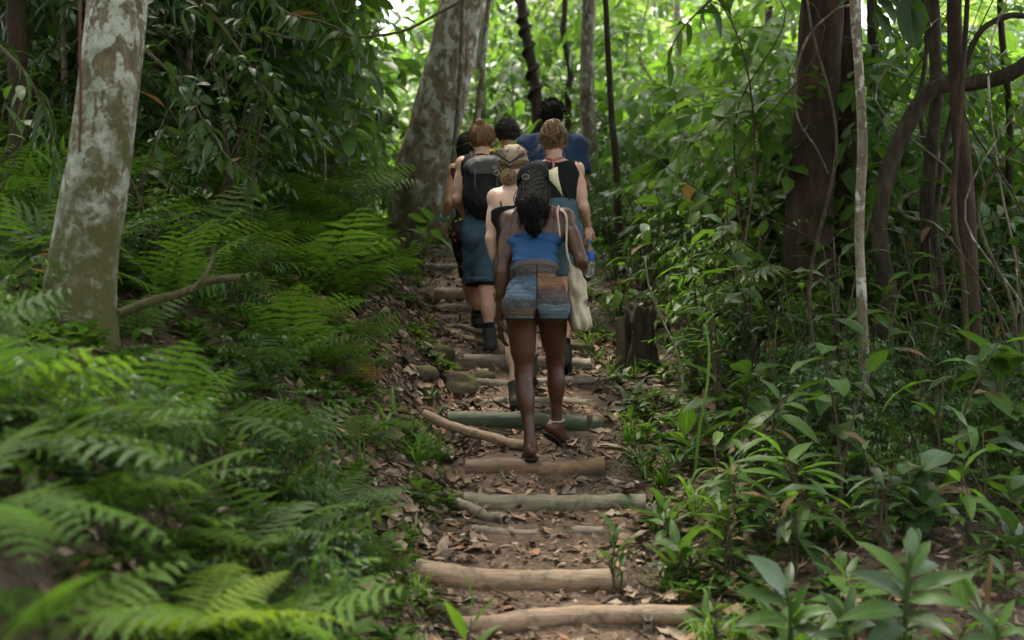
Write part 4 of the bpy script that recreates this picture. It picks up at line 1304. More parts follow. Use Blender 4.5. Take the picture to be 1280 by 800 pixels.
def bushes(n, xr, yr, tones, sr, vmin, left, group, seed):
    g = np.random.default_rng(seed); c = 0; got = []
    for _ in range(n * 40):
        if c >= n: break
        y = g.uniform(*yr); px = g.uniform(*xr); x = (px - 640) * y / F_PX
        v = float(xc(y)) - .42 - x if left else x - float(xc(y)) - .5
        s = g.uniform(*sr)
        if v < vmin + .3 * s or any((x - a) ** 2 + (y - b) ** 2 < .1 for a, b in got): continue
        if not left and px < 870 and y < 10.6: continue
        got.append((x, y)); c += 1
        tone = tones[int(g.integers(len(tones)))]; z = float(G(x, y))
        r = empty('bush', (x, y, z), ('big ' if s > .95 else 'small ') + {'dark': 'dark', 'mid': 'mid green', 'lite': 'light green'}[tone] + ' leafy bush ' + where((x, y, z + .45 * s)), 'bush', group, g.uniform(0, 6.28))
        r.scale = (s, s, s * g.uniform(.85, 1.2))
        obj('stem', BST[c % 3], r); obj('foliage', BUSH[tone][c % len(BUSH[tone])], r, loc=(0, 0, .55))


bushes(34, (830, 1340), (9.3, 13.5), ['mid', 'dark', 'dark', 'lite', 'mid'], (.55, 1.05), .5, False, 'leafy bushes', 41)
bushes(30, (900, 1340), (6.8, 9.6), ['dark', 'mid', 'dark'], (.3, .62), .6, False, 'leafy bushes', 45)
bushes(26, (-60, 420), (8, 13), ['mid', 'dark', 'mid'], (.6, 1.2), 1.0, True, 'leafy bushes', 42)
bushes(26, (-60, 500), (4.2, 7.5), ['dark', 'mid', 'mid'], (.22, .45), .35, True, 'leafy bushes', 46)
bushes(26, (430, 1000), (14.5, 19), ['lite', 'mid', 'lite'], (.7, 1.3), .3, False, 'leafy bushes', 43)
bushes(12, (380, 520), (13.5, 18), ['lite', 'mid'], (.7, 1.2), .5, True, 'leafy bushes', 44)


# narrow-leaved boughs hanging in at the top left
def bough(pts, n, size, tone, shape, label, seed, group='boughs hanging at the top left'):
    g = np.random.default_rng(seed)
    w = np.array(pix_path(pts)); base = w[0].copy(); pr = spline(w - base, 30)
    root = empty('bough', base, label, 'bough', group)
    V, F, U = tube(pr, np.linspace(.012, .003, 30), 6, .15, seed)
    obj('twig', Geo().add(V, F, U).mesh('twig', M_twig), root)
    for k in range(n):
        q = pr[int(g.uniform(4, 29))]; b = g.uniform(0, 6.28); e = g.normal(-.75, .35)
        f = np.array([math.cos(b) * math.cos(e), math.sin(b) * math.cos(e), math.sin(e)])
        o = obj('leaf', LF[tone, shape][int(g.integers(3))], root); s = size * g.uniform(.7, 1.2)
        o.matrix_local = Matrix.LocRotScale(Vector(q), Matrix(basis(f, (g.normal(0, .3), g.normal(0, .3), 1)).tolist()), Vector((s, s, s)))


bough([(300, -60, 8.2), (350, 10, 8.1), (410, 30, 8), (470, 60, 8)], 34, .17, 'dark', 'lance', 'dark pointed leaves hanging left of the leaning tree top', 1)
bough([(230, -30, 8.6), (290, 50, 8.5), (330, 110, 8.4), (370, 190, 8.4)], 42, .18, 'dark', 'lance', 'long bough of drooping narrow leaves right of the pale trunk', 2)
bough([(180, 60, 7.6), (230, 110, 7.5), (270, 180, 7.5), (320, 230, 7.4)], 38, .17, 'dark', 'lance', 'low dark bough just right of the pale trunk', 3)
bough([(400, -30, 9.5), (430, 40, 9.4), (450, 110, 9.3), (440, 180, 9.3)], 26, .18, 'mid', 'oval', 'green bough of rounded leaves hanging in the left gap', 4)
bough([(-20, 40, 6.6), (30, 90, 6.5), (60, 150, 6.5), (70, 220, 6.5)], 26, .22, 'dark', 'strap', 'dark feathery bough left of the pale trunk', 5)
bough([(1140, -60, 7.8), (1136, -20, 7.8), (1138, 10, 7.8)], 5, .30, 'dark', 'oval', 'single large dark leaf hanging at the top right', 6, None)
bough([(1080, -80, 8.4), (1092, -20, 8.4), (1098, 30, 8.4)], 7, .26, 'dark', 'oval', 'dark leaves hanging beside the wavy trunk top', 7, None)
bough([(960, -60, 9.6), (900, -10, 9.6), (850, 40, 9.5), (830, 90, 9.5)], 18, .24, 'mid', 'lance', 'green bough drooping in from the top right of centre', 8, None)

# ------------------------------------------------------------------ grass tufts along the trail
TUFT = []
for k in range(4):
    g = np.random.default_rng(40 + k); ge = Geo(); n = 22
    bl = [leaf_tpl(1, .045, 5, .2, dr, .35) for dr in (.6, 1.0, 1.4)]
    a = g.uniform(0, 6.28, n); e = g.uniform(.45, 1.35, n)
    Mx = np.stack([basis((math.cos(q) * math.cos(w), math.sin(q) * math.cos(w), math.sin(w))) * s for q, w, s in zip(a, e, g.uniform(.5, 1.1, n))])
    off = np.column_stack([g.normal(0, .05, n), g.normal(0, .05, n), np.zeros(n)])
    for j in range(3):
        m = np.arange(n) % 3 == j
        ge.scatter(bl[j], Mx[m], off[m], g.uniform(.3, .8, m.sum()))
    TUFT.append(ge.mesh('grass_tuft', [M_leafmid, M_leaflite, M_fern, M_leafmid][k]))
cnt = 0
for _ in range(2000):
    if cnt >= 70: break
    y = gp.uniform(5.2, 12.5); side = 1 if gp.uniform() < .55 else -1
    x = float(xc(y)) + side * (.50 + abs(gp.normal(0, .22)))
    px, py = to_px((x, y, float(G(x, y))))
    if side < 0 and 370 < py < 540 and gp.uniform() < .7: continue
    cnt += 1
    o = obj('grass_tuft', TUFT[cnt % 4], None, 'arching grass tuft ' + where((px, py)), 'grass',
            'grass tufts along the trail', None, (x, y, float(G(x, y)) - .01))
    s = gp.uniform(.12, .30); o.scale = (s, s, s); o.rotation_euler = (0, 0, gp.uniform(0, 6.28))

# ------------------------------------------------------------------ ground cover and leaf litter
def ground_pts(n, xr, yr, g, keep=None):
    x = g.uniform(*xr, n); y = g.uniform(*yr, n)
    if keep is not None:
        m = keep(x, y); x, y = x[m], y[m]
    return np.column_stack([x, y, G(x, y)])


g = np.random.default_rng(71)
small = leaf_tpl(1, .5, 2, .2, .3, .45); small2 = leaf_tpl(1, .28, 2, .2, .5)
herb = []
for k in range(3):
    q = Geo(); n = 7
    a = np.arange(n) * 2.4; e = g.uniform(-.1, .7, n)
    Mx = np.stack([basis((math.cos(b) * math.cos(w), math.sin(b) * math.cos(w), math.sin(w))) * s for b, w, s in zip(a, e, g.uniform(.6, 1.1, n))])
    q.scatter([small, small2, small][k], Mx, np.column_stack([np.zeros(n), np.zeros(n), np.linspace(.1, .7, n)]), g.uniform(.35, .65, n))
    herb.append(q.pack())
minif = []
_f = FR[1]
ge = Geo(); ge2 = Geo()
pl = ground_pts(15000, (-7, 0), (3.6, 16), g, lambda x, y: (x < xc(y) - .40 - .25 * vnoise(x * 3, y * 3, 4)) & ((fbm(x * 1.7, y * 1.7, 3, 12) > -.28) | (y < 6.5)) & ~((np.abs((x - xc(y) + .65)) < .45) & (y > 7.8) & (y < 10.6) & (vnoise(x * 5, y * 5, 8) < .8)))
pr_ = ground_pts(9000, (0, 9), (4.6, 17), g, lambda x, y: (x > xc(y) + .5 + .25 * vnoise(x * 3, y * 3, 6)) & (fbm(x * 1.5, y * 1.5, 3, 17) > .02 - .25 * smooth(7.5, 10, y)))
for pts, G_, lo, hi in ((pl, ge, .05, .13), (pr_, ge2, .05, .13)):
    n = len(pts)
    for k in range(3):
        m = np.arange(n) % 3 == k
        G_.scatter(herb[k], rand_rots(m.sum(), g, None, .25) * (g.uniform(lo, hi, m.sum()))[:, None, None], pts[m], g.uniform(.15, .85, m.sum()))
obj('ground_cover', ge.mesh('ground_cover', M_fern), kind='stuff', label='low green plants carpeting the left bank')
obj('ground_cover', ge2.mesh('ground_cover', M_leafmid), kind='stuff', label='low green plants on the ground at right')


def litter_mat():
    t = NT('dead_leaf')
    at = t.n('ShaderNodeAttribute', attribute_name='tint').outputs['Fac']
    rd = t.n('ShaderNodeObjectInfo').outputs['Random']
    v = t.math('FRACT', t.math('ADD', at, t.math('MULTIPLY', rd, .93)))
    c = t.ramp(v, [(0, (.040, .024, .015)), (.2, (.095, .053, .030)), (.42, (.17, .10, .060)), (.6, (.23, .155, .105)), (.8, (.32, .235, .17)), (.92, (.26, .105, .042)), (1, (.38, .31, .235))])
    nz = t.noise(t.coord('Object'), 40, 3)
    t.set(t.mix(t.ramp(nz, [(.4, 0.0), (.7, .5)]), c, (.05, .035, .022)), .7, .3)
    return t.m


M_dead = litter_mat()
DEAD = [leaf_tpl(1, .45, 3, .45, -.5, .45, .10), leaf_tpl(1, .36, 3, -.35, .7, .42, .12), leaf_tpl(1, .55, 3, .15, .3, .48, .16), leaf_tpl(1, .3, 3, .7, -.9, .42, .05)]


def lay(pts, g, lo, hi, tilt=.32):
    n = len(pts); e = .05
    nx_ = -(G(pts[:, 0] + e, pts[:, 1]) - G(pts[:, 0] - e, pts[:, 1])) / (2 * e); ny_ = -(G(pts[:, 0], pts[:, 1] + e) - G(pts[:, 0], pts[:, 1] - e)) / (2 * e)
    N = np.column_stack([nx_ * .8, ny_ * .8, np.ones(n)]) + g.normal(0, tilt, (n, 3)); N /= np.linalg.norm(N, axis=1)[:, None]
    a = g.uniform(0, 6.28, n); f = np.column_stack([np.cos(a), np.sin(a), np.zeros(n)])
    f -= N * (f * N).sum(1)[:, None]; f /= np.linalg.norm(f, axis=1)[:, None]
    r = np.cross(f, N)
    return np.stack([r, f, N], axis=2), g.uniform(lo, hi, n) * np.where(g.uniform(0, 1, n) < .12, 1.5, 1)


ge = Geo()
path_pts = ground_pts(15000, (-1.7, 1.4), (4.8, 14), g, lambda x, y: (np.abs(x - xc(y)) < .75) & (vnoise(x * 4, y * 4, 3) > .25))
left_lit = ground_pts(9000, (-1.6, .2), (5.2, 11.4), g, lambda x, y: (np.abs(x - xc(y) + .72) < .42))
bank_pts = ground_pts(26000, (-5, 4.5), (3.6, 13), g, lambda x, y: np.abs(x - xc(y)) > .5)
allp = np.concatenate([path_pts, left_lit, bank_pts]); nl = np.min(np.abs(allp[:, 1][:, None] - LD[None, :] - .0), 1) < .07
allp = allp[~(nl & (np.abs(allp[:, 0] - xc(allp[:, 1])) < .5) & (g.uniform(0, 1, len(allp)) < .8))]
allp[:, 2] += .008 + .02 * g.uniform(0, 1, len(allp)) ** 2
for k in range(4):
    m = np.arange(len(allp)) % 4 == k
    Mx, s = lay(allp[m], g, .03, .10); s *= g.choice([.35, .7, 1.0, 1.25], len(s), p=[.3, .25, .35, .1])
    ge.scatter(DEAD[k], Mx * s[:, None, None], allp[m], g.uniform(0, 1, m.sum()))
obj('leaf_litter', ge.mesh('leaf_litter', M_dead), kind='stuff', label='brown dead leaves strewn over the forest floor')
DL = [np_mesh('fallen_leaf', t[0], None, t[1], t[2], t[3], t[4], M_dead) for t in
      (leaf_tpl(1, .45, 6, .4, -.5, .45, .12), leaf_tpl(1, .36, 6, -.3, .7, .42, .14), leaf_tpl(1, .52, 6, .2, .4, .48, .2), leaf_tpl(1, .3, 6, .6, -.8, .42, .08))]
fp = ground_pts(2400, (-1.5, 2.4), (5.0, 9.5), g, lambda x, y: (x > xc(y) - .95) & (x < xc(y) + 1.3) & ~((np.abs(x - xc(y)) < .3) & (vnoise(x * 4, y * 4, 3) < .3)) & ~((np.abs(x - xc(y)) < .5) & (np.min(np.abs(y[:, None] - LD[None, :]), 1) < .11)))[:230]
Mx, s = lay(fp, g, .08, .15, .25)
for k in range(len(fp)):
    x, y = fp[k, :2]; on = x - float(xc(y))
    o = obj('fallen_leaf', DL[k % 4], None, 'curled dead brown leaf lying ' + where(fp[k]),
            'dead leaf', 'single dead leaves on the forest floor')
    o.matrix_world = Matrix.LocRotScale(Vector(fp[k] + [0, 0, .016]), Matrix(Mx[k].tolist()), Vector((s[k],) * 3))
# crumbs of earth and small stones
bm = bmesh.new(); bmesh.ops.create_icosphere(bm, subdivisions=1, radius=1)
peb = Geo().add(np.array([v.co[:] for v in bm.verts]) * (1, .8, .6), [tuple(v.index for v in f.verts) for f in bm.faces]).pack(); bm.free()
pp = ground_pts(2600, (-1.6, 1.6), (4.9, 12), g, lambda x, y: np.abs(x - xc(y)) < .7)
ge = Geo(); ge.scatter(peb, rand_rots(len(pp), g) * (.004 + .014 * g.uniform(0, 1, len(pp)) ** 4)[:, None, None], pp, g.uniform(0, 1, len(pp)))
obj('pebbles', ge.mesh('pebbles', M_trail), kind='stuff', label='crumbs of earth and pebbles on the trail')
# twigs
for k in range(40):
    y = g.uniform(5, 11); x = float(xc(y)) + g.uniform(-1.3, 1.6)
    L = g.uniform(.15, .5); a = g.uniform(0, 3.14)
    xs = x + np.cos(a) * np.linspace(-.5, .5, 8) * L; ys = y + np.sin(a) * np.linspace(-.5, .5, 8) * L
    zs = G(xs, ys) + .018 + .01 * fbm(xs * 9, ys * 9, 2, k)
    V, F, U = tube(np.column_stack([xs - x, ys - y, zs - zs[4]]), np.linspace(.007, .003, 8), 5, .2, k)
    obj('twig', Geo().add(V, F, U).mesh('twig', [M_twig, M_grey, M_vine][k % 3]), None, 'dry twig lying on dead leaves ' + where((x, y, zs[4])), 'twig', 'dry twigs on the forest floor', None, (x, y, zs[4]))
# ------------------------------------------------------------------ people: one smooth body surface each, from blended tapered shapes
class Grid:
    def __init__(s, lo, hi, vs):
        s.lo = np.asarray(lo, float); s.vs = vs
        s.n = np.ceil((np.asarray(hi) - s.lo) / vs).astype(int) + 1
        ax = [s.lo[k] + np.arange(s.n[k]) * vs for k in range(3)]
        s.X, s.Y, s.Z = ax[0][:, None, None].astype(np.float32), ax[1][None, :, None].astype(np.float32), ax[2][None, None, :].astype(np.float32)

    def field(s, prims, k0=.02, big=.3):
        f = np.full(s.n, big, np.float32)
        for pr in prims:
            k = pr.get('k', k0); m = .05 + k
            lo, hi = pr['box']
            a = np.clip(np.floor((lo - m - s.lo) / s.vs).astype(int), 0, s.n); b = np.clip(np.ceil((hi + m - s.lo) / s.vs).astype(int) + 1, 0, s.n)
            if (b <= a).any(): continue
            sl_ = tuple(slice(a[i], b[i]) for i in range(3))
            d = pr['f'](s.X[sl_[0]], s.Y[:, sl_[1]], s.Z[:, :, sl_[2]])
            g = f[sl_]
            h = np.clip(.5 + .5 * (g - d) / k, 0, 1)
            f[sl_] = g * (1 - h) + d * h - k * h * (1 - h)
        return f

    def plane(s, p, n):
        n = np.asarray(n, float); n = n / np.linalg.norm(n)
        return ((s.X - p[0]) * n[0] + (s.Y - p[1]) * n[1] + (s.Z - p[2]) * n[2]).astype(np.float32)


def surface_nets(f, lo, vs):
    ins = f < 0
    nz = np.argwhere(ins)
    a = np.maximum(nz.min(0) - 2, 0); b = np.minimum(nz.max(0) + 3, f.shape)
    f = f[a[0]:b[0], a[1]:b[1], a[2]:b[2]]; lo = lo + a * vs; ins = f < 0
    n = np.array(f.shape)
    cnt = np.zeros(n - 1, np.int8)
    cor = [(i, j, k) for i in (0, 1) for j in (0, 1) for k in (0, 1)]
    for i, j, k in cor: cnt += ins[i:n[0] - 1 + i, j:n[1] - 1 + j, k:n[2] - 1 + k]
    act = (cnt > 0) & (cnt < 8)
    ci = np.argwhere(act)
    idx = np.full(n - 1, -1, np.int64); idx[act] = np.arange(len(ci))
    val = np.stack([f[ci[:, 0] + i, ci[:, 1] + j, ci[:, 2] + k] for i, j, k in cor], 1)
    S = np.zeros((len(ci), 3)); W = np.zeros(len(ci)); C = np.array(cor, float)
    for p in range(8):
        for q in range(p + 1, 8):
            if np.abs(C[p] - C[q]).sum() != 1: continue
            m = (val[:, p] < 0) != (val[:, q] < 0)
            t = val[m, p] / (val[m, p] - val[m, q])
            S[m] += C[p] + (C[q] - C[p]) * t[:, None]; W[m] += 1
    V = lo + (ci + S / W[:, None]) * vs
    Q = []
    for ax in range(3):
        o = [k for k in range(3) if k != ax]
        s0 = [slice(1, -1)] * 3; s0[ax] = slice(0, n[ax] - 1); s1 = list(s0); s1[ax] = slice(1, n[ax])
        A, B = ins[tuple(s0)], ins[tuple(s1)]
        for flip, m in ((False, A & ~B), (True, ~A & B)):
            e = np.argwhere(m)
            e[:, o[0]] += 1; e[:, o[1]] += 1
            c = []
            for d0, d1 in ((-1, -1), (0, -1), (0, 0), (-1, 0)):
                q = e.copy(); q[:, o[0]] += d0; q[:, o[1]] += d1
                c.append(idx[q[:, 0], q[:, 1], q[:, 2]])
            c = np.stack(c, 1)
            if flip != (ax == 1): c = c[:, ::-1]
            Q.append(c)
    return V, np.concatenate(Q)


def cap(a, b, ra, rb, k=.02, part=''):
    a, b = np.asarray(a, float), np.asarray(b, float); ab = b - a; L2 = max(ab.dot(ab), 1e-9); r = max(ra, rb)

    def f(X, Y, Z):
        x, y, z = X - a[0], Y - a[1], Z - a[2]
        t = np.clip((x * ab[0] + y * ab[1] + z * ab[2]) / L2, 0, 1)
        return np.sqrt((x - t * ab[0]) ** 2 + (y - t * ab[1]) ** 2 + (z - t * ab[2]) ** 2) - (ra + (rb - ra) * t)
    return dict(f=f, box=(np.minimum(a, b) - r, np.maximum(a, b) + r), k=k, part=part)


def ell(c, rad, B=None, k=.02, part=''):
    c = np.asarray(c, float); rad = np.asarray(rad, float); B = np.eye(3) if B is None else np.asarray(B, float)
    ext = np.sqrt(((B * rad) ** 2).sum(1))

    def f(X, Y, Z):
        x, y, z = X - c[0], Y - c[1], Z - c[2]
        q = [(x * B[0, i] + y * B[1, i] + z * B[2, i]) for i in range(3)]
        k0 = np.sqrt(sum((q[i] / rad[i]) ** 2 for i in range(3))); k1 = np.sqrt(sum((q[i] / rad[i] ** 2) ** 2 for i in range(3)))
        return k0 * (k0 - 1) / np.maximum(k1, 1e-6)
    return dict(f=f, box=(c - ext, c + ext), k=k, part=part)


def unit(v):
    v = np.asarray(v, float); return v / np.linalg.norm(v)


def hand_prims(W, d, n, tside, curl=.35, s=1.0, part='hand', thumb_in=.3):
    """palm, four fingers of unequal length bent at the knuckles, thumb from the side of the palm"""
    d = unit(d); n = np.asarray(n, float); n = unit(n - d * n.dot(d)); t = np.cross(d, n) * tside
    out = [ell(W + d * .045 * s, (.037 * s, .052 * s, .016 * s), np.column_stack([t, d, n]), .012, part)]
    for i, (L, r) in enumerate(((.072, .0088), (.080, .009), (.074, .0086), (.058, .0076))):
        p = W + d * .085 * s * (1 - .04 * abs(i - 1)) + t * (.027 - .018 * i) * s
        dd = unit(d + t * (.10 - .07 * i)); c = curl * (1 + .12 * i)
        for j, fr in enumerate((.45, .31, .24)):
            dd = unit(dd * math.cos(c * (.6 + .4 * j)) + n * math.sin(c * (.6 + .4 * j)))
            q = p + dd * L * fr * s
            out.append(cap(p, q, r * s * (1 - .1 * j), r * s * (.92 - .1 * j), .005, part)); p = q
    p = W + d * .022 * s + t * .026 * s; dd = unit(d * .75 + t * .7 + n * thumb_in)
    for j, L in enumerate((.045, .036, .028)):
        q = p + dd * L * s; out.append(cap(p, q, (.0125 - .002 * j) * s, (.0108 - .002 * j) * s, .008, part)); p = q
        dd = unit(dd + d * .35 + n * .2)
    return out


def foot_prims(an, toe, s=1.0, up=(0, 0, 1), part='foot', toes=True):
    """ankle joint, toe direction end point"""
    up = unit(up); f = unit(toe - an); f = unit(f - up * f.dot(up) * .0)
    r = unit(np.cross(f, up)); u = np.cross(r, f)
    heel = an - u * .040 * s - f * .038 * s
    ball = an - u * .060 * s + f * .125 * s
    o = [cap(heel, an - u * .03 * s, .031 * s, .03 * s, .02, part), cap(an, ball, .034 * s, .024 * s, .03, part), cap(heel, ball - u * .0, .028 * s, .022 * s, .02, part),
         ell(ball, (.042 * s, .04 * s, .018 * s), np.column_stack([r, f, u]), .02, part)]
    if toes:
        for i in range(5):
            q = ball + r * (-.032 + .016 * i) * s + f * .022 * s
            o.append(cap(q, q + f * (.034 - .004 * abs(i - 1)) * s, .0105 * s, .0085 * s, .006, part))
    return o, dict(heel=heel, ball=ball, f=f, r=r, u=u)


def head_prims(H, f, u, s=1.0):
    f = unit(f); u = unit(np.asarray(u) - f * np.dot(u, f)); r = np.cross(f, u)
    B = np.column_stack([r, f, u]); p = lambda a, b, c: H + (r * a + f * b + u * c) * s
    o = [ell(p(0, -.005, .02), (.073 * s, .092 * s, .090 * s), B, .02, 'head'), ell(p(0, .022, -.045), (.056 * s, .062 * s, .068 * s), B, .03, 'head'),
         ell(p(0, .068, -.088), (.024 * s, .020 * s, .018 * s), B, .03, 'head'),
         cap(p(0, .085, .0), p(0, .107, -.032), .010 * s, .014 * s, .012, 'head'), ell(p(0, .080, .022), (.05 * s, .014 * s, .012 * s), B, .02, 'head'),
         ell(p(0, .086, -.060), (.024 * s, .010 * s, .006 * s), B, .006, 'head'), ell(p(0, .083, -.070), (.022 * s, .011 * s, .007 * s), B, .006, 'head')]
    for k in (-1, 1):
        o.append(ell(p(k * .074, -.008, -.012), (.009 * s, .019 * s, .030 * s), B, .006, 'head'))
        o.append(ell(p(k * .042, .055, -.022), (.022 * s, .02 * s, .02 * s), B, .03, 'head'))
    return o, (B, p)


def body_prims(J, b):
    """J: joints (world), b: build numbers"""
    w = b.get('w', 1.0); t = b.get('t', 1.0); L = b.get('leg', 1.0); m = b.get('male', 0)
    right = unit(J['shR'] - J['shL']); sp = unit(J['neck'] - J['pelvis']); fwd = unit(np.cross(sp, right)); right = np.cross(fwd, sp)
    B = np.column_stack([right, fwd, sp])
    hr = unit(J['hipR'] - J['hipL'])
    o = [ell(J['chest'], (.138 * w, .098 * t, .15), B, .04, 'torso'), ell((J['chest'] + J['neck']) / 2 - fwd * .005, (.128 * w, .078 * t, .10), B, .04, 'torso'),
         ell(J['waist'], (.118 * w * (1 + .12 * m), .088 * t, .13), B, .05, 'torso'), ell(J['pelvis'], (.150 * w * b.get('hip', 1), .105 * t, .105), B, .05, 'torso')]
    for s, S in ((-1, 'L'), (1, 'R')):
        o.append(ell(J['hip' + S] - fwd * .045 * t - sp * .035 + right * s * .004, np.array([.084, .085, .092]) * b.get('glute', 1), B, .035, 'torso'))
        o.append(ell(J['chest'] - fwd * .058 + right * s * .062 * w + sp * .055, (.055, .035, .085), B, .03, 'torso'))       # shoulder blades
        if not m: o.append(ell(J['chest'] + fwd * .07 + right * s * .062 * w + sp * .01, (.055, .05, .055), B, .03, 'torso'))
        sh, el_, wr = J['sh' + S], J['el' + S], J['wr' + S]
        o += [cap(J['neck'] - sp * .03, sh + sp * .012, .052, .044 * t, .03, 'torso'), cap(sh - sp * .03 - right * s * .02, J['chest'] + right * s * .085 * w - sp * .02, .046, .06, .04, 'torso'), ell(sh, np.array([.052, .052, .056]) * (1 + .18 * m), B, .03, 'arm' + S)]
        a = b.get('arm', 1.0) * (1 + .12 * m)
        o += [cap(sh, el_, .044 * a, .034 * a, .03, 'arm' + S), cap(sh * .6 + el_ * .4, sh * .35 + el_ * .65, .043 * a, .040 * a, .03, 'arm' + S),
              cap(el_, wr, .034 * a, .023 * a, .02, 'arm' + S), cap(el_ * .85 + wr * .15, el_ * .55 + wr * .45, .036 * a, .031 * a, .02, 'arm' + S)]
        hp, kn, an = J['hip' + S], J['kn' + S], J['an' + S]
        th = unit(kn - hp); cf = unit(an - kn); bk = -unit(fwd - cf * fwd.dot(cf))
        o += [cap(hp, kn, .086 * L, .049 * L, .04, 'leg' + S), cap(hp * .75 + kn * .25, hp * .35 + kn * .65, .082 * L, .066 * L, .03, 'leg' + S),
              cap(kn, an, .047 * L, .029 * L, .03, 'leg' + S), ell(kn + cf * .120 + bk * .022 + right * s * .004, np.array([.050, .048, .10]) * L, basis(bk, -cf), .03, 'leg' + S),
              ell(kn + bk * -.022, (.036, .036, .045), None, .02, 'leg' + S)]
    o.append(cap(J['neck'] - sp * .02, J['head'] - unit(J['hf']) * .012 - np.asarray(unit(J['hu'])) * .03, .052 * (1 + .12 * m), .046 * (1 + .12 * m), .03, 'neck'))
    return o, dict(B=B, right=right, fwd=fwd, sp=sp)


def skin_mat(name, col, rough=.5, red=.25):
    t = NT(name); co = t.coord('Object')
    n = t.noise(co, 7, 4); n2 = t.noise(co, 60, 3)
    c = t.mix(t.ramp(n, [(.4, 0.0), (.65, red)]), col, (min(1, col[0] * 1.12), col[1] * .80, col[2] * .78))
    c = t.mix(t.ramp(n2, [(.45, 0.0), (.7, .22)]), c, tuple(.7 * q for q in col))
    c = t.mix(t.ramp(t.noise(co, 17, 5, .65), [(.42, 0.0), (.7, .3)]), c, (col[0] * .82, col[1] * .68, col[2] * .62))
    t.set(c, rough, .4)
    t.p.inputs['Subsurface Weight'].default_value = .12; t.p.inputs['Subsurface Radius'].default_value = (1, .35, .2); t.p.inputs['Subsurface Scale'].default_value = .012
    t.bump(t.math('ADD', n2, t.noise(co, 17, 5, .65)), .16, .006)
    return t.m


def cloth_mat(name, col, col2=None, rough=.85, weave=220, fold=.5, amt=.5):
    t = NT(name); co = t.coord('Object')
    n = t.noise(t.mapping(co, (1, 1, 2.2)), 8, 5, .6)
    w = t.noise(co, weave, 2)
    col2 = col2 or tuple(.6 * q for q in col)
    c = t.mix(t.ramp(n, [(.38, 0.0), (.66, amt)]), col, col2)
    c = t.mix(t.ramp(w, [(.4, 0.0), (.7, .35)]), c, tuple(min(1, 1.5 * q + .004) for q in col))
    t.set(c, rough, .12)
    t.bump(t.math('ADD', t.math('MULTIPLY', n, fold), t.math('MULTIPLY', w, .12)), .5, .012)
    return t.m


S_dark = skin_mat('skin_deep_brown', (.068, .027, .0135), .46, .3)
S_pale = skin_mat('skin_pale', (.54, .355, .27), .5, .35)
S_pink = skin_mat('skin_pinkish', (.55, .33, .25), .5, .4)
S_tan = skin_mat('skin_tan', (.44, .24, .155), .5, .3)
S_brown = skin_mat('skin_brown', (.20, .115, .075), .48, .2)
C_black = cloth_mat('cloth_black', (.012, .012, .013), (.006, .006, .007))
C_blue = cloth_mat('cloth_blue_satin', (.022, .068, .165), (.012, .036, .10), .5, 260, .9)
C_navy = cloth_mat('cloth_navy', (.036, .058, .120), (.022, .037, .08))
C_denim = cloth_mat('cloth_denim', (.055, .095, .145), (.028, .050, .085), .9, 300)
C_teal = cloth_mat('cloth_teal_denim', (.060, .105, .130), (.035, .062, .08), .9, 300)
C_yellow = cloth_mat('cloth_yellow', (.62, .42, .03), (.45, .28, .02))
C_cream = cloth_mat('cloth_cream', (.42, .355, .265), (.26, .21, .15), .9, 240, .8, .8)
C_shorts = cloth_mat('cloth_dark_shorts', (.035, .032, .03), (.02, .02, .02))


def floral_mat():
    t = NT('cloth_floral'); co = t.coord('Object')
    v = t.n('ShaderNodeTexVoronoi'); v.inputs['Scale'].default_value = 26; t.l(co, v.inputs['Vector'])
    sx = t.n('ShaderNodeSeparateXYZ'); t.l(v.outputs['Color'], sx.inputs[0])
    fl = t.ramp(sx.outputs[0], [(0, (.5, .14, .02)), (.35, (.45, .33, .03)), (.6, (.18, .03, .16)), (.85, (.3, .04, .03))], 'CONSTANT')
    m = t.math('MULTIPLY', t.ramp(v.outputs['Distance'], [(.30, 1.0), (.36, 0.0)]), t.ramp(sx.outputs[1], [(.45, 0.0), (.5, 1.0)]))
    t.set(t.mix(m, (.016, .014, .015), fl), .85, .2); return t.m


def patch_mat():
    """patchwork of woven strips: two panels with different bands"""
    t = NT('cloth_patchwork'); co = t.coord('Object')
    sx = t.n('ShaderNodeSeparateXYZ'); t.l(co, sx.inputs[0])
    wob = t.math('MULTIPLY', t.math('SUBTRACT', t.noise(co, 14, 5, .7), .5), .07)
    z = t.math('DIVIDE', t.math('SUBTRACT', t.math('ADD', sx.outputs[2], wob), PATCH_Z0), PATCH_H)
    a = t.ramp(z, [(0, (.12, .075, .045)), (.18, (.055, .055, .058)), (.34, (.075, .13, .18)), (.52, (.11, .17, .21)), (.60, (.05, .10, .155)), (.74, (.075, .07, .072)), (.86, (.11, .09, .085))], 'CONSTANT')
    b = t.ramp(z, [(0, (.075, .125, .175)), (.16, (.13, .18, .215)), (.26, (.06, .055, .06)), (.40, (.105, .058, .042)), (.52, (.20, .095, .045)), (.70, (.22, .12, .062)), (.78, (.085, .072, .07)), (.93, (.13, .11, .105))], 'CONSTANT')
    side = t.math('GREATER_THAN', t.math('SUBTRACT', sx.outputs[0], PATCH_X), 0.0)
    c = t.mix(side, a, b)
    band = t.noise(t.mapping(co, (2, 2, 42)), 3, 4, .7); grain = t.noise(t.mapping(co, (1, 1, .6)), 130, 3)
    c = t.mix(t.ramp(band, [(.44, 0.0), (.56, .6)]), c, (.034, .032, .034))
    c = t.mix(t.ramp(grain, [(.50, 0.0), (.66, .28)]), c, (.22, .19, .165))
    seam = t.math('LESS_THAN', t.math('ABSOLUTE', t.math('SUBTRACT', sx.outputs[0], PATCH_X)), .004)
    c = t.mix(seam, c, (.03, .028, .028))
    t.set(c, .95, .15)
    t.bump(t.math('ADD', t.math('MULTIPLY', band, .8), grain), .6, .008); return t.m


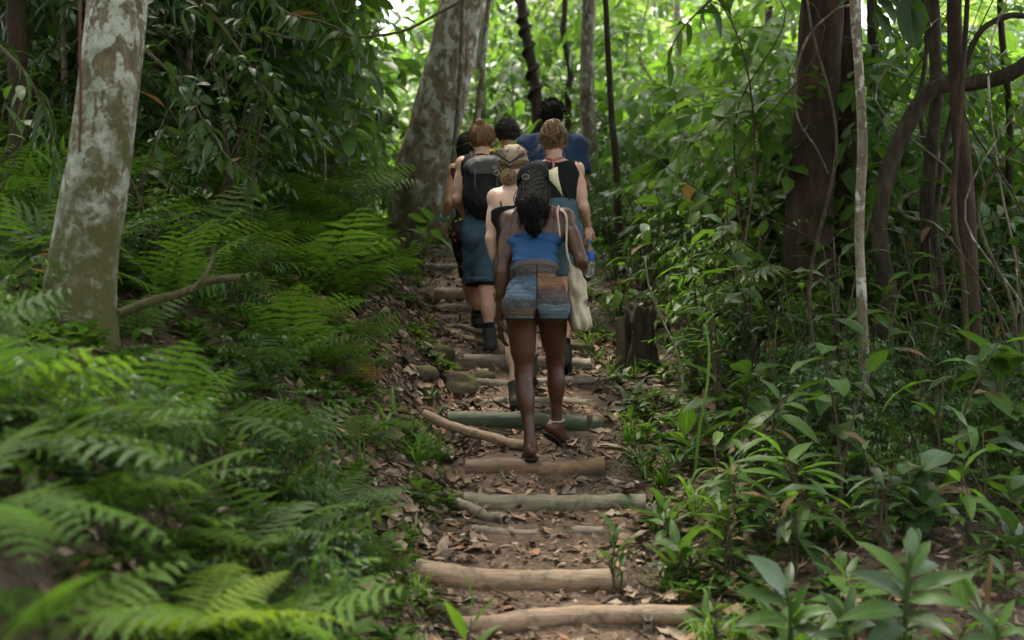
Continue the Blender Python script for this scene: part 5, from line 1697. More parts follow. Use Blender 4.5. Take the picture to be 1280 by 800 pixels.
def bandana_mat():
    t = NT('cloth_bandana'); co = t.coord('Object')
    v = t.n('ShaderNodeTexVoronoi'); v.inputs['Scale'].default_value = 34; t.l(co, v.inputs['Vector'])
    w = t.n('ShaderNodeTexWave', wave_type='BANDS', bands_direction='Z'); w.inputs['Scale'].default_value = 8; w.inputs['Distortion'].default_value = 5; t.l(co, w.inputs['Vector'])
    m = t.math('MULTIPLY', t.ramp(v.outputs['Distance'], [(.2, 1.0), (.34, 0.0)]), t.ramp(w.outputs['Fac'], [(.45, 0.0), (.55, 1.0)]))
    c = t.mix(m, (.46, .37, .27), (.07, .045, .032))
    t.set(t.mix(t.ramp(t.noise(co, 9, 4), [(.4, 0.0), (.65, .4)]), c, (.28, .21, .15)), .85, .2); return t.m


def hair_mat(name, a, b, rough=.45, spec=.35):
    t = NT(name)
    at = t.n('ShaderNodeAttribute', attribute_name='tint').outputs['Fac']
    c = t.mix(t.ramp(at, [(.1, 0.0), (.9, 1.0)]), a, b)
    c = t.mix(t.ramp(t.noise(t.coord('Object'), 55, 3), [(.4, 0.0), (.7, .5)]), c, tuple(.45 * q for q in a))
    t.set(c, rough, spec); return t.m


H_black = hair_mat('hair_black', (.006, .005, .005), (.012, .010, .009), .85, .12)
H_brown = hair_mat('hair_dark_brown', (.010, .008, .006), (.035, .024, .016), .6)
H_ginger = hair_mat('hair_light_auburn', (.14, .070, .035), (.34, .19, .10))
H_blond = hair_mat('hair_dirty_blond', (.11, .062, .030), (.44, .30, .165))


class Figure:
    def __init__(s, label, J, b, skin, vs=.0065, seed=0, hands=None, feet='toes', base=None):
        s.J = {k: (np.asarray(v, float) if not np.isscalar(v) else v) for k, v in J.items()}; J = s.J; s.b = b; s.seed = seed; s.vs = vs
        s.base = np.array([J['pelvis'][0], J['pelvis'][1], 0.0]); s.base[2] = min(J['anL'][2], J['anR'][2]) - .075
        s.root = empty('person', s.base, label, 'person', 'hikers climbing the trail')
        s.prims, s.fr = body_prims(J, b)
        hp, s.hd = head_prims(J['head'], J['hf'], J['hu'], b.get('head', 1.0)); s.prims += hp
        s.feet = {}
        for S, sg in (('L', -1), ('R', 1)):
            h = (hands or {}).get(S, {})
            d = h.get('d', J['wr' + S] - J['el' + S]); n = h.get('n', s.fr['right'] * -sg)
            s.prims += hand_prims(J['wr' + S] + unit(d) * .012, d, n, h.get('t', sg if True else 1), h.get('curl', .35), h.get('s', .95), 'hand' + S)
            fp_, s.feet[S] = foot_prims(J['an' + S], J['toe' + S], b.get('foot', .95), J.get('fu' + S, np.array([0, 0, 1.])), 'foot' + S, feet == 'toes')
            s.prims += fp_
        lo = np.min([p['box'][0] for p in s.prims], 0) - .06; hi = np.max([p['box'][1] for p in s.prims], 0) + .06
        s.g = Grid(lo, hi, vs)
        s.body = s.mesh('body', s.g.field(s.prims), skin)
        r_, f_, u_ = s.hd[0].T
        for k in (-1, 1):
            V, F, U = tube([[0, 0, -.010], [0, 0, -.005], [0, 0, .005], [0, 0, .010]], [.004, .0095, .0095, .004], 10)
            o = s.add('eye', Geo().add(V + s.hd[1](k * .031, .079, .0), F).mesh('eye', M_eye))

    def mesh(s, name, f, mat):
        V, Q = surface_nets(f, s.g.lo, s.vs)
        return s.add(name, np_mesh(name, V, None, Q.ravel(), np.full(len(Q), 4), None, np.full(len(V), .5), mat))

    def add(s, name, me, label=None):
        """mesh in world coordinates becomes a part; vertices are shifted to the person's base"""
        n = len(me.vertices); c = np.empty(n * 3, np.float32); me.vertices.foreach_get('co', c)
        c = (c.reshape(-1, 3) - s.base).astype(np.float32); me.vertices.foreach_set('co', c.ravel()); me.update()
        return obj(name, me, s.root, label)

    def sub(s, *parts):
        return [p for p in s.prims if p['part'] in parts]

    def wear(s, name, parts, off, mat, cuts, extra=(), wr=.0025, ws=(35, 20, 60), k=None, label=None, yoke=None, carve=None):
        pp = s.sub(*parts) + list(extra)
        if k is not None: pp = [dict(q, k=min(q['k'], k)) for q in pp]
        f = s.g.field(pp, .03)
        if yoke is not None:                                          # shoulder pieces of a sleeveless top
            f2 = s.g.field(s.sub('torso', 'armL', 'armR'))
            for p, n in yoke: f2 = np.maximum(f2, s.g.plane(p, n))
            f = np.minimum(f, f2)
        f = f - off - wr * (np.sin(s.g.Z * ws[2] + 6 * np.sin(s.g.X * ws[0] * .4) + s.seed) * np.sin(s.g.X * ws[0] + s.g.Y * ws[1] + s.g.Z * 11))
        for p, n in cuts: f = np.maximum(f, s.g.plane(p, n))
        if carve is not None: f = np.maximum(f, -s.g.field([carve]))
        o = s.mesh(name, f, mat)
        if label: o['label'] = label
        return o

    def tubes(s, name, lines, rad, mat, sides=5, tint=None, label=None):
        g = np.random.default_rng(s.seed + 3); ge = Geo()
        for i, l in enumerate(lines):
            r = rad[i] if isinstance(rad, list) else rad
            V, F, U = tube(l, r, sides); ge.add(V, F, U, float(g.uniform(0, 1)) if tint is None else tint)
        return s.add(name, ge.mesh(name, mat), label)

    # hair ---------------------------------------------------------------
    def shell(s, off, cut, mat, k=.02, extra=(), wr=.004, freq=60, name='hair'):
        f = s.g.field([p for p in s.sub('head')[:1]] + list(extra), k)
        f = f - off - wr * np.sin(s.g.X * freq + 2 * np.sin(s.g.Z * freq * .5)) * np.sin(s.g.Y * freq * .9 + s.g.Z * freq)
        for p, n in cut: f = np.maximum(f, s.g.plane(p, n))
        return s.mesh(name, f, mat)

    def skull_pt(s, a, e, off=.014):
        """a: angle round the head from the back (0) to the sides, e: elevation"""
        sc = s.b.get('head', 1.0)
        v = np.array([math.sin(a) * math.cos(e) * (.073 + off), -math.cos(a) * math.cos(e) * (.092 + off), math.sin(e) * (.09 + off) + .02])
        return s.hd[1](*(v if True else v))

    def swept(s, n, to, mat, r=.0021, off=.016, name='hair_strands', top=1.35, low=-.75, wob=.006):
        """strands lying on the skull from the hairline to a gathering point"""
        g = np.random.default_rng(s.seed + 11); lines = []
        ta, te = to
        for i in range(int(n * 2.2)):
            a = g.uniform(-2.3, 2.3); e = low + (abs(a) / 2.3) ** 1.5 * .95 + g.normal(0, .06)
            if g.uniform() < .3: a, e = g.uniform(-2.6, 2.6), g.uniform(.2, 1.1)
            q = []
            o = off + g.uniform(-.004, .006)
            for t in np.linspace(0, 1, 8):
                q.append(s.skull_pt(a + (ta - a) * t ** .8, e + (te - e) * t, o + .008 * math.sin(t * 3.14)) + g.normal(0, wob * .3, 3))
            lines.append(spline(q, 12))
        return s.tubes(name, lines, r, mat, 4)

    def bun(s, c, r, mat, n=26, name='hair_bun', messy=.15):
        g = np.random.default_rng(s.seed + 21); lines = []
        for i in range(int(n * 2.4)):
            ax = unit(g.normal(0, 1, 3)); u = unit(np.cross(ax, g.normal(0, 1, 3))); w = np.cross(ax, u)
            h = g.uniform(-.75, .75); rr = r * math.sqrt(1 - h * h) * g.uniform(.92, 1 + messy)
            t = np.linspace(0, g.uniform(3, 5.8), 16)
            lines.append(c + ax * h * r + np.outer(np.cos(t) * rr, u) + np.outer(np.sin(t) * rr, w))
        V, F = icosph(c, r * .93)
        ge = Geo().add(V, F, None, .3)
        for l in lines:
            V, F, U = tube(l, np.concatenate([np.linspace(.0020, .0030, 8), np.linspace(.0030, .0014, 8)]), 4); ge.add(V, F, U, float(g.uniform(0, 1)))
        return s.add(name, ge.mesh(name, mat))

    def wisps(s, n, mat, around=(0, 1.0), L=.07):
        g = np.random.default_rng(s.seed + 31); lines = []
        for i in range(n):
            a = g.uniform(-2, 2); e = g.uniform(-.75, 1.2); p = s.skull_pt(a, e, .016)
            d = unit(p - s.J['head']) * .5 + g.normal(0, .5, 3) + np.array([0, 0, -.4])
            lines.append(spline([p, p + d * L * .4, p + d * L * .6 + np.array([0, 0, -.25 * L])], 7))
        return s.tubes('hair_wisps', lines, .0012, mat, 3)

    def curls(s, n, mat, size=.013, off=.02, low=-.45):
        g = np.random.default_rng(s.seed + 41); lines = []
        for i in range(n):
            a = g.uniform(-2.5, 2.5); e = g.uniform(low + .35 * (abs(a) / 2.5) ** 2, 1.5)
            p = s.skull_pt(a, e, off + g.uniform(-.006, .010)); ax = unit(p - s.J['head'] + g.normal(0, .05, 3)); u = unit(np.cross(ax, g.normal(0, 1, 3))); w = np.cross(ax, u)
            t = np.linspace(0, g.uniform(4, 8), 15); r = size * g.uniform(.6, 1.1)
            lines.append(p + np.outer(t / 8 * .02, ax) + np.outer(np.cos(t) * r, u) + np.outer(np.sin(t) * r, w))
        return s.tubes('hair_curls', lines, .0034, mat, 4)

    def boot(s, S, mat, sole, sock=None, h=.11, lab='boot'):
        J = s.J; ft = s.feet[S]
        shin = unit(J['kn' + S] - J['an' + S])
        pr = s.sub('foot' + S) + [cap(J['an' + S], J['an' + S] + shin * h, .036, .040, .02)] + [cap(ft['ball'], ft['ball'] + ft['f'] * .05, .026, .022, .02)]
        f = s.g.field(pr, .02) - .010
        f = np.maximum(f, s.g.plane(J['an' + S] + shin * h, shin))
        o = s.mesh('boot', f, mat)
        g = np.maximum(s.g.field(pr, .02) - .017, s.g.plane(ft['heel'] - ft['u'] * .012, ft['u']))
        q = s.mesh('sole', g, sole); q.parent = o
        lines = [J['an' + S] - shin * -.01 * k + ft['f'] * .043 + ft['r'] * np.linspace(-.03, .03, 6)[:, None] + ft['f'] * (.006 * np.cos(np.linspace(-1.5, 1.5, 6)))[:, None] for k in range(1, 9, 2)]
        lc = s.tubes('lace', lines, .003, C_cream, 4); lc.parent = o
        if sock is not None:
            f = s.g.field(s.sub('leg' + S), .02) - .006
            f = np.maximum(np.maximum(f, s.g.plane(J['an' + S] + shin * (h + .045), shin)), s.g.plane(J['an' + S] + shin * (h - .02), -shin))
            f = np.maximum(f, s.g.field([cap(J['an' + S], J['an' + S] + shin * .2, .08, .08)]))
            s.mesh('sock', f, sock)


def icosph(c, r, sub=2):
    bm = bmesh.new(); bmesh.ops.create_icosphere(bm, subdivisions=sub, radius=r)
    V = np.array([v.co[:] for v in bm.verts]) + c; F = [tuple(v.index for v in f.verts) for f in bm.faces]; bm.free()
    return V, F


_t = NT('eye_white'); _t.set((.7, .68, .65), .2, .5); M_eye = _t.m
_t = NT('rubber_black'); _t.set((.012, .012, .012), .7, .3); M_rub = _t.m
_t = NT('boot_leather'); _t.set((.028, .025, .021), .7, .3); M_boot = _t.m
_t = NT('grey_canvas'); _t.set((.20, .19, .17), .85, .3); M_canvas = _t.m


def joints(d0, **kw):
    """px,py and depth offset from d0 for every joint"""
    return {k: P(v[0], v[1], d0 + (v[2] if len(v) > 2 else 0)) for k, v in kw.items()}


def pt(px, py, d): return P(px, py, d)


# ------------------------------------------------------------------ 1: woman in the blue tube top
d = 7.55
J = joints(d, pelvis=(670, 366, .05), waist=(669, 326, .06), chest=(668, 292, .13), neck=(667, 258, .24), head=(668, 233, .345),
           shL=(637, 277, .18), shR=(706, 274, .18), elL=(629, 340, .10), elR=(727, 326, .04), wrL=(625, 397, .14), wrR=(722, 345, .245),
           hipL=(651, 380, .04), hipR=(689, 379, .06), knL=(655, 468, .10), knR=(694, 452, .27), anL=(663, 556, .01), anR=(696, 531, .34),
           toeL=(660, 561, .12), toeR=(708, 538, .42))
J['toeL'] = J['anL'] + np.array([-.010, .13, -.02]); J['toeR'] = J['anR'] + np.array([.075, .06, -.055]); J['fuR'] = np.array([.35, .35, 1.])
J['hf'] = np.array([.05, 1, -.5]); J['hu'] = np.array([0, .4, 1.])
W1 = Figure('dark skinned woman in blue tube top and patchwork shorts climbing nearest the camera', J, dict(w=.98, hip=1.02, leg=.95, arm=.98, glute=1.02, foot=.92), S_dark, .0052, 1,
            hands=dict(L=dict(curl=.35, n=np.array([1., .4, 0]), d=np.array([.03, .15, -1.]), t=1), R=dict(d=np.array([.0, .35, -.95]), n=np.array([-1., .2, 0]), curl=.55, t=1)))
fr = W1.fr
W1.wear('tube_top', ('torso',), .007, C_blue, [(pt(668, 297, d + .09), fr['sp']), (pt(669, 337, d + .05), -fr['sp'])], wr=.0055, ws=(9, 5, 105))
PATCH_Z0 = pt(670, 400, d)[2] - W1.base[2]; PATCH_H = .31; PATCH_X = pt(671, 366, d)[0] - W1.base[0]
hemp = pt(670, 399, d)
W1.wear('patchwork_shorts', ('torso', 'legL', 'legR'), .013, patch_mat(), [(pt(669, 334, d + .05), fr['sp']), (hemp, np.array([0, .0, -1.]))], wr=.002, k=.012, carve=ell(pt(671, 400, d), (.016, .4, .055)))
W1.wear('shorts_hem', ('torso', 'legL', 'legR'), .0165, cloth_mat('cloth_hem', (.075, .085, .10)), [(pt(670, 396, d), (0, 0, 1)), (pt(670, 399.5, d), (0, 0, -1))], wr=.001, k=.012, carve=ell(pt(671, 400, d), (.014, .4, .055)))
W1.wear('shorts_waistband', ('torso',), .016, cloth_mat('cloth_waistband', (.10, .085, .08)), [(pt(669, 333.5, d + .05), fr['sp']), (pt(669, 341, d + .05), -fr['sp'])], wr=.001)
for a, b_, lab in (((700, 296), (697, 268), 'thin pale pink shoulder strap'),):
    p0 = pt(*a, d + .02); p1 = pt(*b_, d + .09); p2 = pt(698, 258, d + .17); p3 = pt(694, 262, d + .27)
    W1.tubes('shoulder_strap', [spline([p0, p1, p2, p3], 16)], .006, cloth_mat('cloth_pink_strap', (.42, .27, .24)), 6)
p0 = pt(664, 298, d - .01)
W1.tubes('top_lacing', [spline([p0, pt(661, 288, d + .01), pt(664, 282, d + .03)], 8)], .007, C_blue, 6)
f = W1.feet
for S in 'LR':                                                         # flip-flops
    q = f[S]; c = (q['heel'] + q['ball']) / 2 + q['f'] * .028 - q['u'] * .037
    fl = W1.g.field([ell(c - q['f'] * .075, (.037, .055, .012), np.column_stack([q['r'], q['f'], q['u']]), .02), ell(c + q['f'] * .065, (.046, .062, .012), np.column_stack([q['r'], q['f'], q['u']]), .02),
                     cap(c - q['f'] * .06, c + q['f'] * .06, .016, .016, .02)], .03)
    fl = np.maximum(fl, np.maximum(W1.g.plane(c + q['u'] * .008, q['u']), W1.g.plane(c - q['u'] * .010, -q['u'])))
    o = W1.mesh('flip_flop', fl, M_rub)
    tb = q['ball'] + q['f'] * .02 + q['u'] * .018
    st = W1.tubes('thong_strap', [spline([q['ball'] + q['r'] * k * .045 - q['f'] * .07 - q['u'] * .02, q['ball'] + q['r'] * k * .03 - q['f'] * .03 + q['u'] * .02, tb], 10) for k in (-1, 1)], .005, M_rub, 5)
    st.parent = o
cf = unit(J['knR'] - J['anR']); u_ = unit(np.cross(cf, [0, 1, 0])); w_ = np.cross(cf, u_); tt = np.linspace(0, 2 * np.pi, 26)
W1.tubes('anklet', [J['anR'] + cf * .025 + np.outer(np.cos(tt) * .040, u_) + np.outer(np.sin(tt) * .040, w_)], .0042, C_cream, 5)
H = W1.hd[1]
W1.shell(.020, [(H(0, .03, -.02), (0, .9, -.45))], H_black, name='hair')
g_ = np.random.default_rng(5); lines = []
f = W1.g.field([cap(H(0, -.075, -.01), pt(666, 258, d - .01), .066, .070, .03), cap(pt(666, 258, d - .01), pt(667, 280, d - .02), .070, .046, .03), cap(pt(667, 280, d - .02), pt(668, 292, d - .01), .048, .022, .03)], .03)
f = f - .006 * np.sin(W1.g.X * 160 + 3 * np.sin(W1.g.Z * 30)) * np.sin(W1.g.Z * 55 + W1.g.Y * 60)
W1.mesh('ponytail', f, H_black)
for i in range(260):                                                   # loose wavy strands over the gathered hair
    a = g_.uniform(-1.4, 1.4); p = W1.skull_pt(a, g_.uniform(-.7, -.2), .016); y1 = g_.uniform(272, 296) - abs(a) ** 2 * 9
    e = pt(667 + a * 12 + g_.normal(0, 3), y1, d - .05 + .06 * abs(a) + g_.normal(0, .012)); m_ = pt(666 + a * 14.5 + g_.normal(0, 2), 254 + g_.normal(0, 4), d - .09 + .07 * abs(a) ** 1.5)
    q = spline([p, m_, e], 16); w = np.linspace(0, 1, 16)[:, None]
    q = q + .006 * np.sin(w * g_.uniform(12, 26) + i) * w * np.array([1, .6, .2])
    lines.append(q)
W1.tubes('hair_strands', lines, .0022, H_black, 4)
B, Hp = W1.hd                                                         # black cap with a cream flap
f = np.maximum(W1.g.field([ell(Hp(0, -.012, .038), (.100, .116, .088), B)]), W1.g.plane(Hp(0, 0, .008), -B[:, 2] + B[:, 1] * .10))
W1.mesh('cap', f, C_black)
ring = [Hp(.094 * math.sin(a), -.012 - .110 * math.cos(a), .012 - .010 * math.cos(a)) for a in np.linspace(0, 2 * np.pi, 30)]
W1.tubes('cap_band', [ring], .007, C_black, 6)
ge = Geo(); 
q = [pt(686, 213, d + .10), pt(697, 208, d + .12), pt(698, 222, d + .11), pt(704, 246, d + .09), pt(694, 232, d + .09), pt(687, 224, d + .09)]
V = np.array(q + [x + np.array([0, .012, 0]) for x in q]); n6 = 6
ge.add(V, [tuple(range(6))[::-1], tuple(range(6, 12))] + [(i, (i + 1) % 6, 6 + (i + 1) % 6, 6 + i) for i in range(6)])
W1.add('cap_flap', ge.mesh('cap_flap', cloth_mat('cloth_pale_yellow', (.55, .50, .33)), False), 'cream pointed flap on the right side of the black cap')
tt = np.linspace(0, 2 * np.pi, 20)
W1.tubes('cap_buckle', [pt(657, 221, d + .115) + np.column_stack([np.cos(tt) * .018, tt * 0, np.sin(tt) * .013])], .0022, M_canvas, 4)

# tote bag hanging at her right side
def tote():
    c = pt(724, 375, d + .10); b = c - np.array([0, 0, .17])
    root = empty('tote_bag', b, 'cream cloth tote bag hanging at the right hip of the woman in blue', 'bag')
    G_ = Grid(c - np.array([.13, .16, .24]), c + np.array([.13, .16, .26]), .006)
    pr = [ell(pt(725, 398, d + .10), (.060, .11, .085), None, .05), ell(pt(722, 362, d + .10), (.040, .10, .11), None, .05), cap(pt(715, 336, d + .06), pt(722, 372, d + .1), .022, .045, .04), ell(pt(727, 404, d + .08), (.042, .08, .045), None, .03)]
    f = G_.field(pr, .08) - .0055 * np.sin(G_.X * 130 + 1.6 * np.sin(G_.Z * 17) + G_.Z * 14 + G_.Y * 25) - .003 * np.sin(G_.Z * 60 + G_.X * 70)
    f = np.maximum(f, G_.plane(pt(725, 414, d + .1), (-.18, 0, -1)))
    V, Q = surface_nets(f, G_.lo, .006)
    obj('bag_body', np_mesh('bag_body', V - b, None, Q.ravel(), np.full(len(Q), 4), None, None, C_cream), root)
    for k, dy in ((0, -.01), (1, .06)):
        V, F, U = tube(spline([pt(717 + k * 2, 345, d + .05 + dy), pt(709, 316, d + .05 + dy), pt(708, 296, d + .07 + dy), pt(708, 272, d + .09 + dy), pt(702, 264, d + .15 + dy), pt(700, 275, d + .24)], 30), .0065, 6)
        obj('strap', Geo().add(V - b, F, U).mesh('strap', C_cream), root)
    ge = Geo()                                                          # dark line print on the side
    for i, (x0, y0, x1, y1) in enumerate(((733, 372, 735, 385), (735, 374, 732, 388), (731, 380, 735, 393), (734, 390, 732, 396), (730, 376, 733, 380))):
        V, F, U = tube(spline([pt(x0, y0, d + .055), pt((x0 + x1) / 2 + 1, (y0 + y1) / 2, d + .042), pt(x1, y1, d + .052)], 6), .0022, 4); ge.add(V - b, F, U)
    obj('print', ge.mesh('print', C_shorts), root)


tote()

# ------------------------------------------------------------------ 2: woman with the bandana
d = 8.6
J = joints(d, pelvis=(647, 330, .06), waist=(644, 298, .08), chest=(641, 268, .13), neck=(639, 236, .20), head=(642, 205, .26), shL=(620, 248, .15), shR=(664, 247, .17),
           elL=(613, 298, .10), elR=(668, 292, .2), wrL=(622, 342, .16), wrR=(666, 300, .4), hipL=(637, 340, .05), hipR=(658, 340, .07), knL=(640, 420, .10), knR=(662, 404, .34), anL=(646, 497, -.05), anR=(662, 462, .40))
J['toeL'] = J['anL'] + np.array([0, .13, -.02]); J['toeR'] = J['anR'] + np.array([0, .13, -.02]); J['hf'] = np.array([.1, 1, -.3]); J['hu'] = np.array([0, .3, 1.])
W2 = Figure('pale woman in black camisole with a patterned headscarf, behind the woman in blue', J, dict(w=.9, leg=.88, arm=.86, foot=.9), S_pale, .0068, 2)
fr = W2.fr
W2.wear('camisole', ('torso',), .008, C_black, [(pt(641, 262, d + .1), fr['sp']), (pt(645, 318, d + .05), -fr['sp'])])
W2.tubes('shoulder_strap', [spline([pt(x, 264, d + .02), pt(x - 1, 250, d + .06), pt(x + 1, 240, d + .14), pt(x + 2, 246, d + .24)], 12) for x in (627, 655)], .005, C_black, 5)
W2.wear('dark_shorts', ('torso', 'legL', 'legR'), .016, C_shorts, [(pt(645, 312, d + .05), fr['sp']), (pt(645, 392, d), (0, 0, -1))])
for S in 'LR': W2.boot(S, M_boot, M_rub, None, .10)
H = W2.hd[1]
W2.shell(.012, [(H(0, .03, -.01), (0, .9, -.5))], H_blond)
W2.swept(70, (0, -.55), H_blond)
W2.bun(pt(636, 222, d + .14), .042, H_blond, 34, messy=.35)
W2.wisps(14, H_blond)
B = W2.hd[0]
f = np.maximum(W2.g.field([ell(H(0, -.006, .022), (.087, .106, .102), B), cap(H(-.01, -.085, .03), H(-.012, -.125, -.045), .045, .012, .03)], .03) - .003 * np.sin(W2.g.X * 90 + W2.g.Z * 60), W2.g.plane(H(0, 0, .012), -B[:, 2] + B[:, 1] * .30))
M_band = bandana_mat()
f = np.maximum(f, -1.0)
W2.mesh('headscarf', f, M_band)
ge = Geo()                                                            # triangular back flap with a dark border
tri = [pt(617, 187, d + .19), pt(637, 208, d + .12), pt(657, 190, d + .19), pt(638, 186, d + .125)]
V = np.array(tri + [t_ + np.array([0, .01, .002]) for t_ in tri])
ge.add(V, [(0, 1, 3), (1, 2, 3), (4, 7, 5), (5, 7, 6), (0, 4, 5, 1), (1, 5, 6, 2)])
W2.add('scarf_flap', ge.mesh('scarf_flap', M_band, False))
W2.tubes('scarf_border', [np.array([pt(618, 190, d + .178), pt(637, 203.5, d + .118), pt(655, 192, d + .178)])], .006, C_shorts, 5)
W2.tubes('earring', [pt(621, 216, d + .2) + np.column_stack([np.cos(tt) * .015, tt * 0, np.sin(tt) * .017])], .002, C_cream, 4)

# ------------------------------------------------------------------ 3: woman with the backpack
d = 10.05
J = joints(d, pelvis=(600, 284, .05), waist=(601, 254, .06), chest=(602, 225, .10), neck=(602, 197, .14), head=(602, 176, .18), shL=(579, 206, .12), shR=(626, 205, .12),
           elL=(572, 249, .06), elR=(636, 246, .12), wrL=(579, 268, .26), wrR=(628, 262, .32), hipL=(593, 289, .05), hipR=(611, 289, .05), knL=(595, 357, .32), knR=(607, 362, .05), anL=(597, 398, .62), anR=(613, 428, -.03))
J['toeL'] = J['anL'] + np.array([-.02, .13, -.02]); J['toeR'] = J['anR'] + np.array([.03, .13, -.02]); J['hf'] = np.array([0, 1, -.15]); J['hu'] = np.array([0, .15, 1.])
W3 = Figure('woman with a high bun, black backpack and denim skirt climbing on the left', J, dict(w=.98, leg=1.0, hip=.68, glute=.8, arm=1.0), S_pink, .0072, 3)
fr = W3.fr
W3.wear('sleeveless_top', ('torso',), .010, C_black, [(pt(602, 276, d), -fr['sp'])], carve=ell(J['neck'] + fr['sp'] * .045 - fr['fwd'] * .02, (.092, .12, .085), fr['B']), yoke=[(J['shR'] - fr['right'] * .012, fr['right'] + .15 * fr['sp']), (J['shL'] + fr['right'] * .012, .15 * fr['sp'] - fr['right']), (J['chest'] + fr['sp'] * .02, -fr['sp'])])
W3.wear('denim_skirt', ('torso',), .014, C_denim, [(pt(601, 264, d + .05), fr['sp']), (pt(600, 352, d), (0, 0, -1))],
        extra=[cap(J['hipL'], J['knL'] * .75 + J['hipL'] * .25 + np.array([.0, 0, -.13]), .076, .078, .06), cap(J['hipR'], J['knR'] * .9 + J['hipR'] * .1 + np.array([-.01, 0, -.08]), .076, .080, .06)], wr=.005)
W3.wear('black_hem', (), .0, C_black, [(pt(600, 349, d), (0, 0, 1)), (pt(600, 356, d), (0, 0, -1))],
        extra=[cap(J['hipL'], J['knL'] * .75 + J['hipL'] * .25 + np.array([.0, 0, -.15]), .072, .074, .06), cap(J['hipR'], J['knR'] * .9 + J['hipR'] * .1 + np.array([-.01, 0, -.10]), .072, .076, .06)])
W3.tubes('hem_stitch', [np.array([pt(x, 347.5, d - .105 + .00016 * (x - 598) ** 2) for x in range(583, 616, 3)])], .0028, M_canvas, 4)
for S in 'LR': W3.boot(S, M_boot, M_rub, C_black, .095)
H = W3.hd[1]
W3.shell(.012, [(H(0, .035, 0), (0, .9, -.5))], H_ginger)
W3.swept(130, (0, 1.15), H_ginger)
W3.bun(pt(600, 154, d + .13), .034, H_ginger, 30)
W3.wisps(16, H_ginger)
W3.tubes('neck_tie', [spline([pt(594, 194, d + .09), pt(601, 192.5, d + .075), pt(609, 194, d + .09)], 8), spline([pt(601, 193, d + .07), pt(604, 199, d + .06)], 4)], .006, cloth_mat('cloth_brown_tie', (.06, .022, .018)), 5)


def backpack():
    c = pt(608, 233, d - .07); b = c - np.array([0, 0, .24])
    root = empty('backpack', b, 'black daypack with grey top flap on the back of the woman with the bun', 'backpack')
    sp, rt, fw = W3.fr['sp'], W3.fr['right'], W3.fr['fwd']; Bp = np.column_stack([rt, fw, sp])
    G_ = Grid(c - np.array([.24, .2, .3]), c + np.array([.24, .2, .32]), .007)

    def shape(pr, k, wr=.004, cuts=()):
        f = G_.field(pr, k) - wr * np.sin(G_.Z * 38 + 3 * np.sin(G_.X * 26)) * np.sin(G_.X * 31 + G_.Z * 17)
        for p, n in cuts: f = np.maximum(f, G_.plane(p, n))
        return surface_nets(f, G_.lo, .007)

    def put(name, VQ, mat, parent=root):
        V, Q = VQ; return obj(name, np_mesh(name, V - b, None, Q.ravel(), np.full(len(Q), 4), None, None, mat), parent)
    C_bag = cloth_mat('nylon_black', (.013, .013, .014), (.007, .007, .008), .6, 260)
    C_flap = cloth_mat('nylon_grey', (.072, .074, .072), (.045, .046, .045), .6, 260)
    put('pack_body', shape([ell(c - sp * .06, (.170, .11, .18), Bp, .05), ell(c + sp * .10, (.160, .09, .12), Bp, .05)], .05), C_bag)
    put('front_pocket', shape([ell(c - sp * .10 - fw * .085, (.105, .05, .105), Bp, .03)], .03), C_bag)
    put('top_flap', shape([ell(c + sp * .135 - fw * .012, (.166, .104, .085), Bp, .03), ell(c + sp * .085 - fw * .088, (.118, .022, .06), Bp, .04)], .04, .003, [(c + sp * .055, -sp)]), C_flap)
    for i, k in enumerate((-1, 1)):
        s_ = W3.J['shL' if k < 0 else 'shR']
        ge = Geo()
        V, F, U = tube(spline([c + rt * k * .09 + sp * .17 + fw * .05, s_ * .55 + W3.J['neck'] * .45 + sp * .062 - fw * .0, s_ * .6 + W3.J['neck'] * .4 + fw * .10 + sp * .01, c + rt * k * .13 - sp * .1 + fw * .20, c + rt * k * .13 - sp * .16 + fw * .06], 26), .017, 8)
        obj('shoulder_strap', ge.add(V - b, F, U).mesh('shoulder_strap', C_flap), root)
    V, F, U = tube(spline([c + rt * -.03 + sp * .19 + fw * .04, c + sp * .235 + fw * .045, c + rt * .035 + sp * .19 + fw * .04], 12), .008, 6)
    obj('haul_loop', Geo().add(V - b, F, U).mesh('haul_loop', C_bag), root)
    t_ = np.linspace(0, 2 * np.pi, 24)
    lc = c + sp * .105 - fw * .116 + rt * .058
    ge = Geo()
    V, F, U = tube(lc + np.outer(np.cos(t_) * .016, rt) + np.outer(np.sin(t_) * .009, sp), .0022, 5, cap=False); ge.add(V - b, F, U)
    V, F, U = tube(lc + np.outer(np.linspace(-.01, .01, 6), rt) + np.outer(.004 * np.sin(np.linspace(-3, 3, 6)), sp), .002, 5); ge.add(V - b, F, U)
    obj('logo', ge.mesh('logo', C_cream), root)
    for k in (-1, 1):
        V, F, U = tube(spline([c + rt * k * .075 + sp * .08 - fw * .117, c + rt * k * .078 - fw * .118, c + rt * k * .06 - sp * .17 - fw * .085], 14), .006, 5)
        obj('compression_strap', Geo().add(V - b, F, U).mesh('compression_strap', C_flap), root)


backpack()

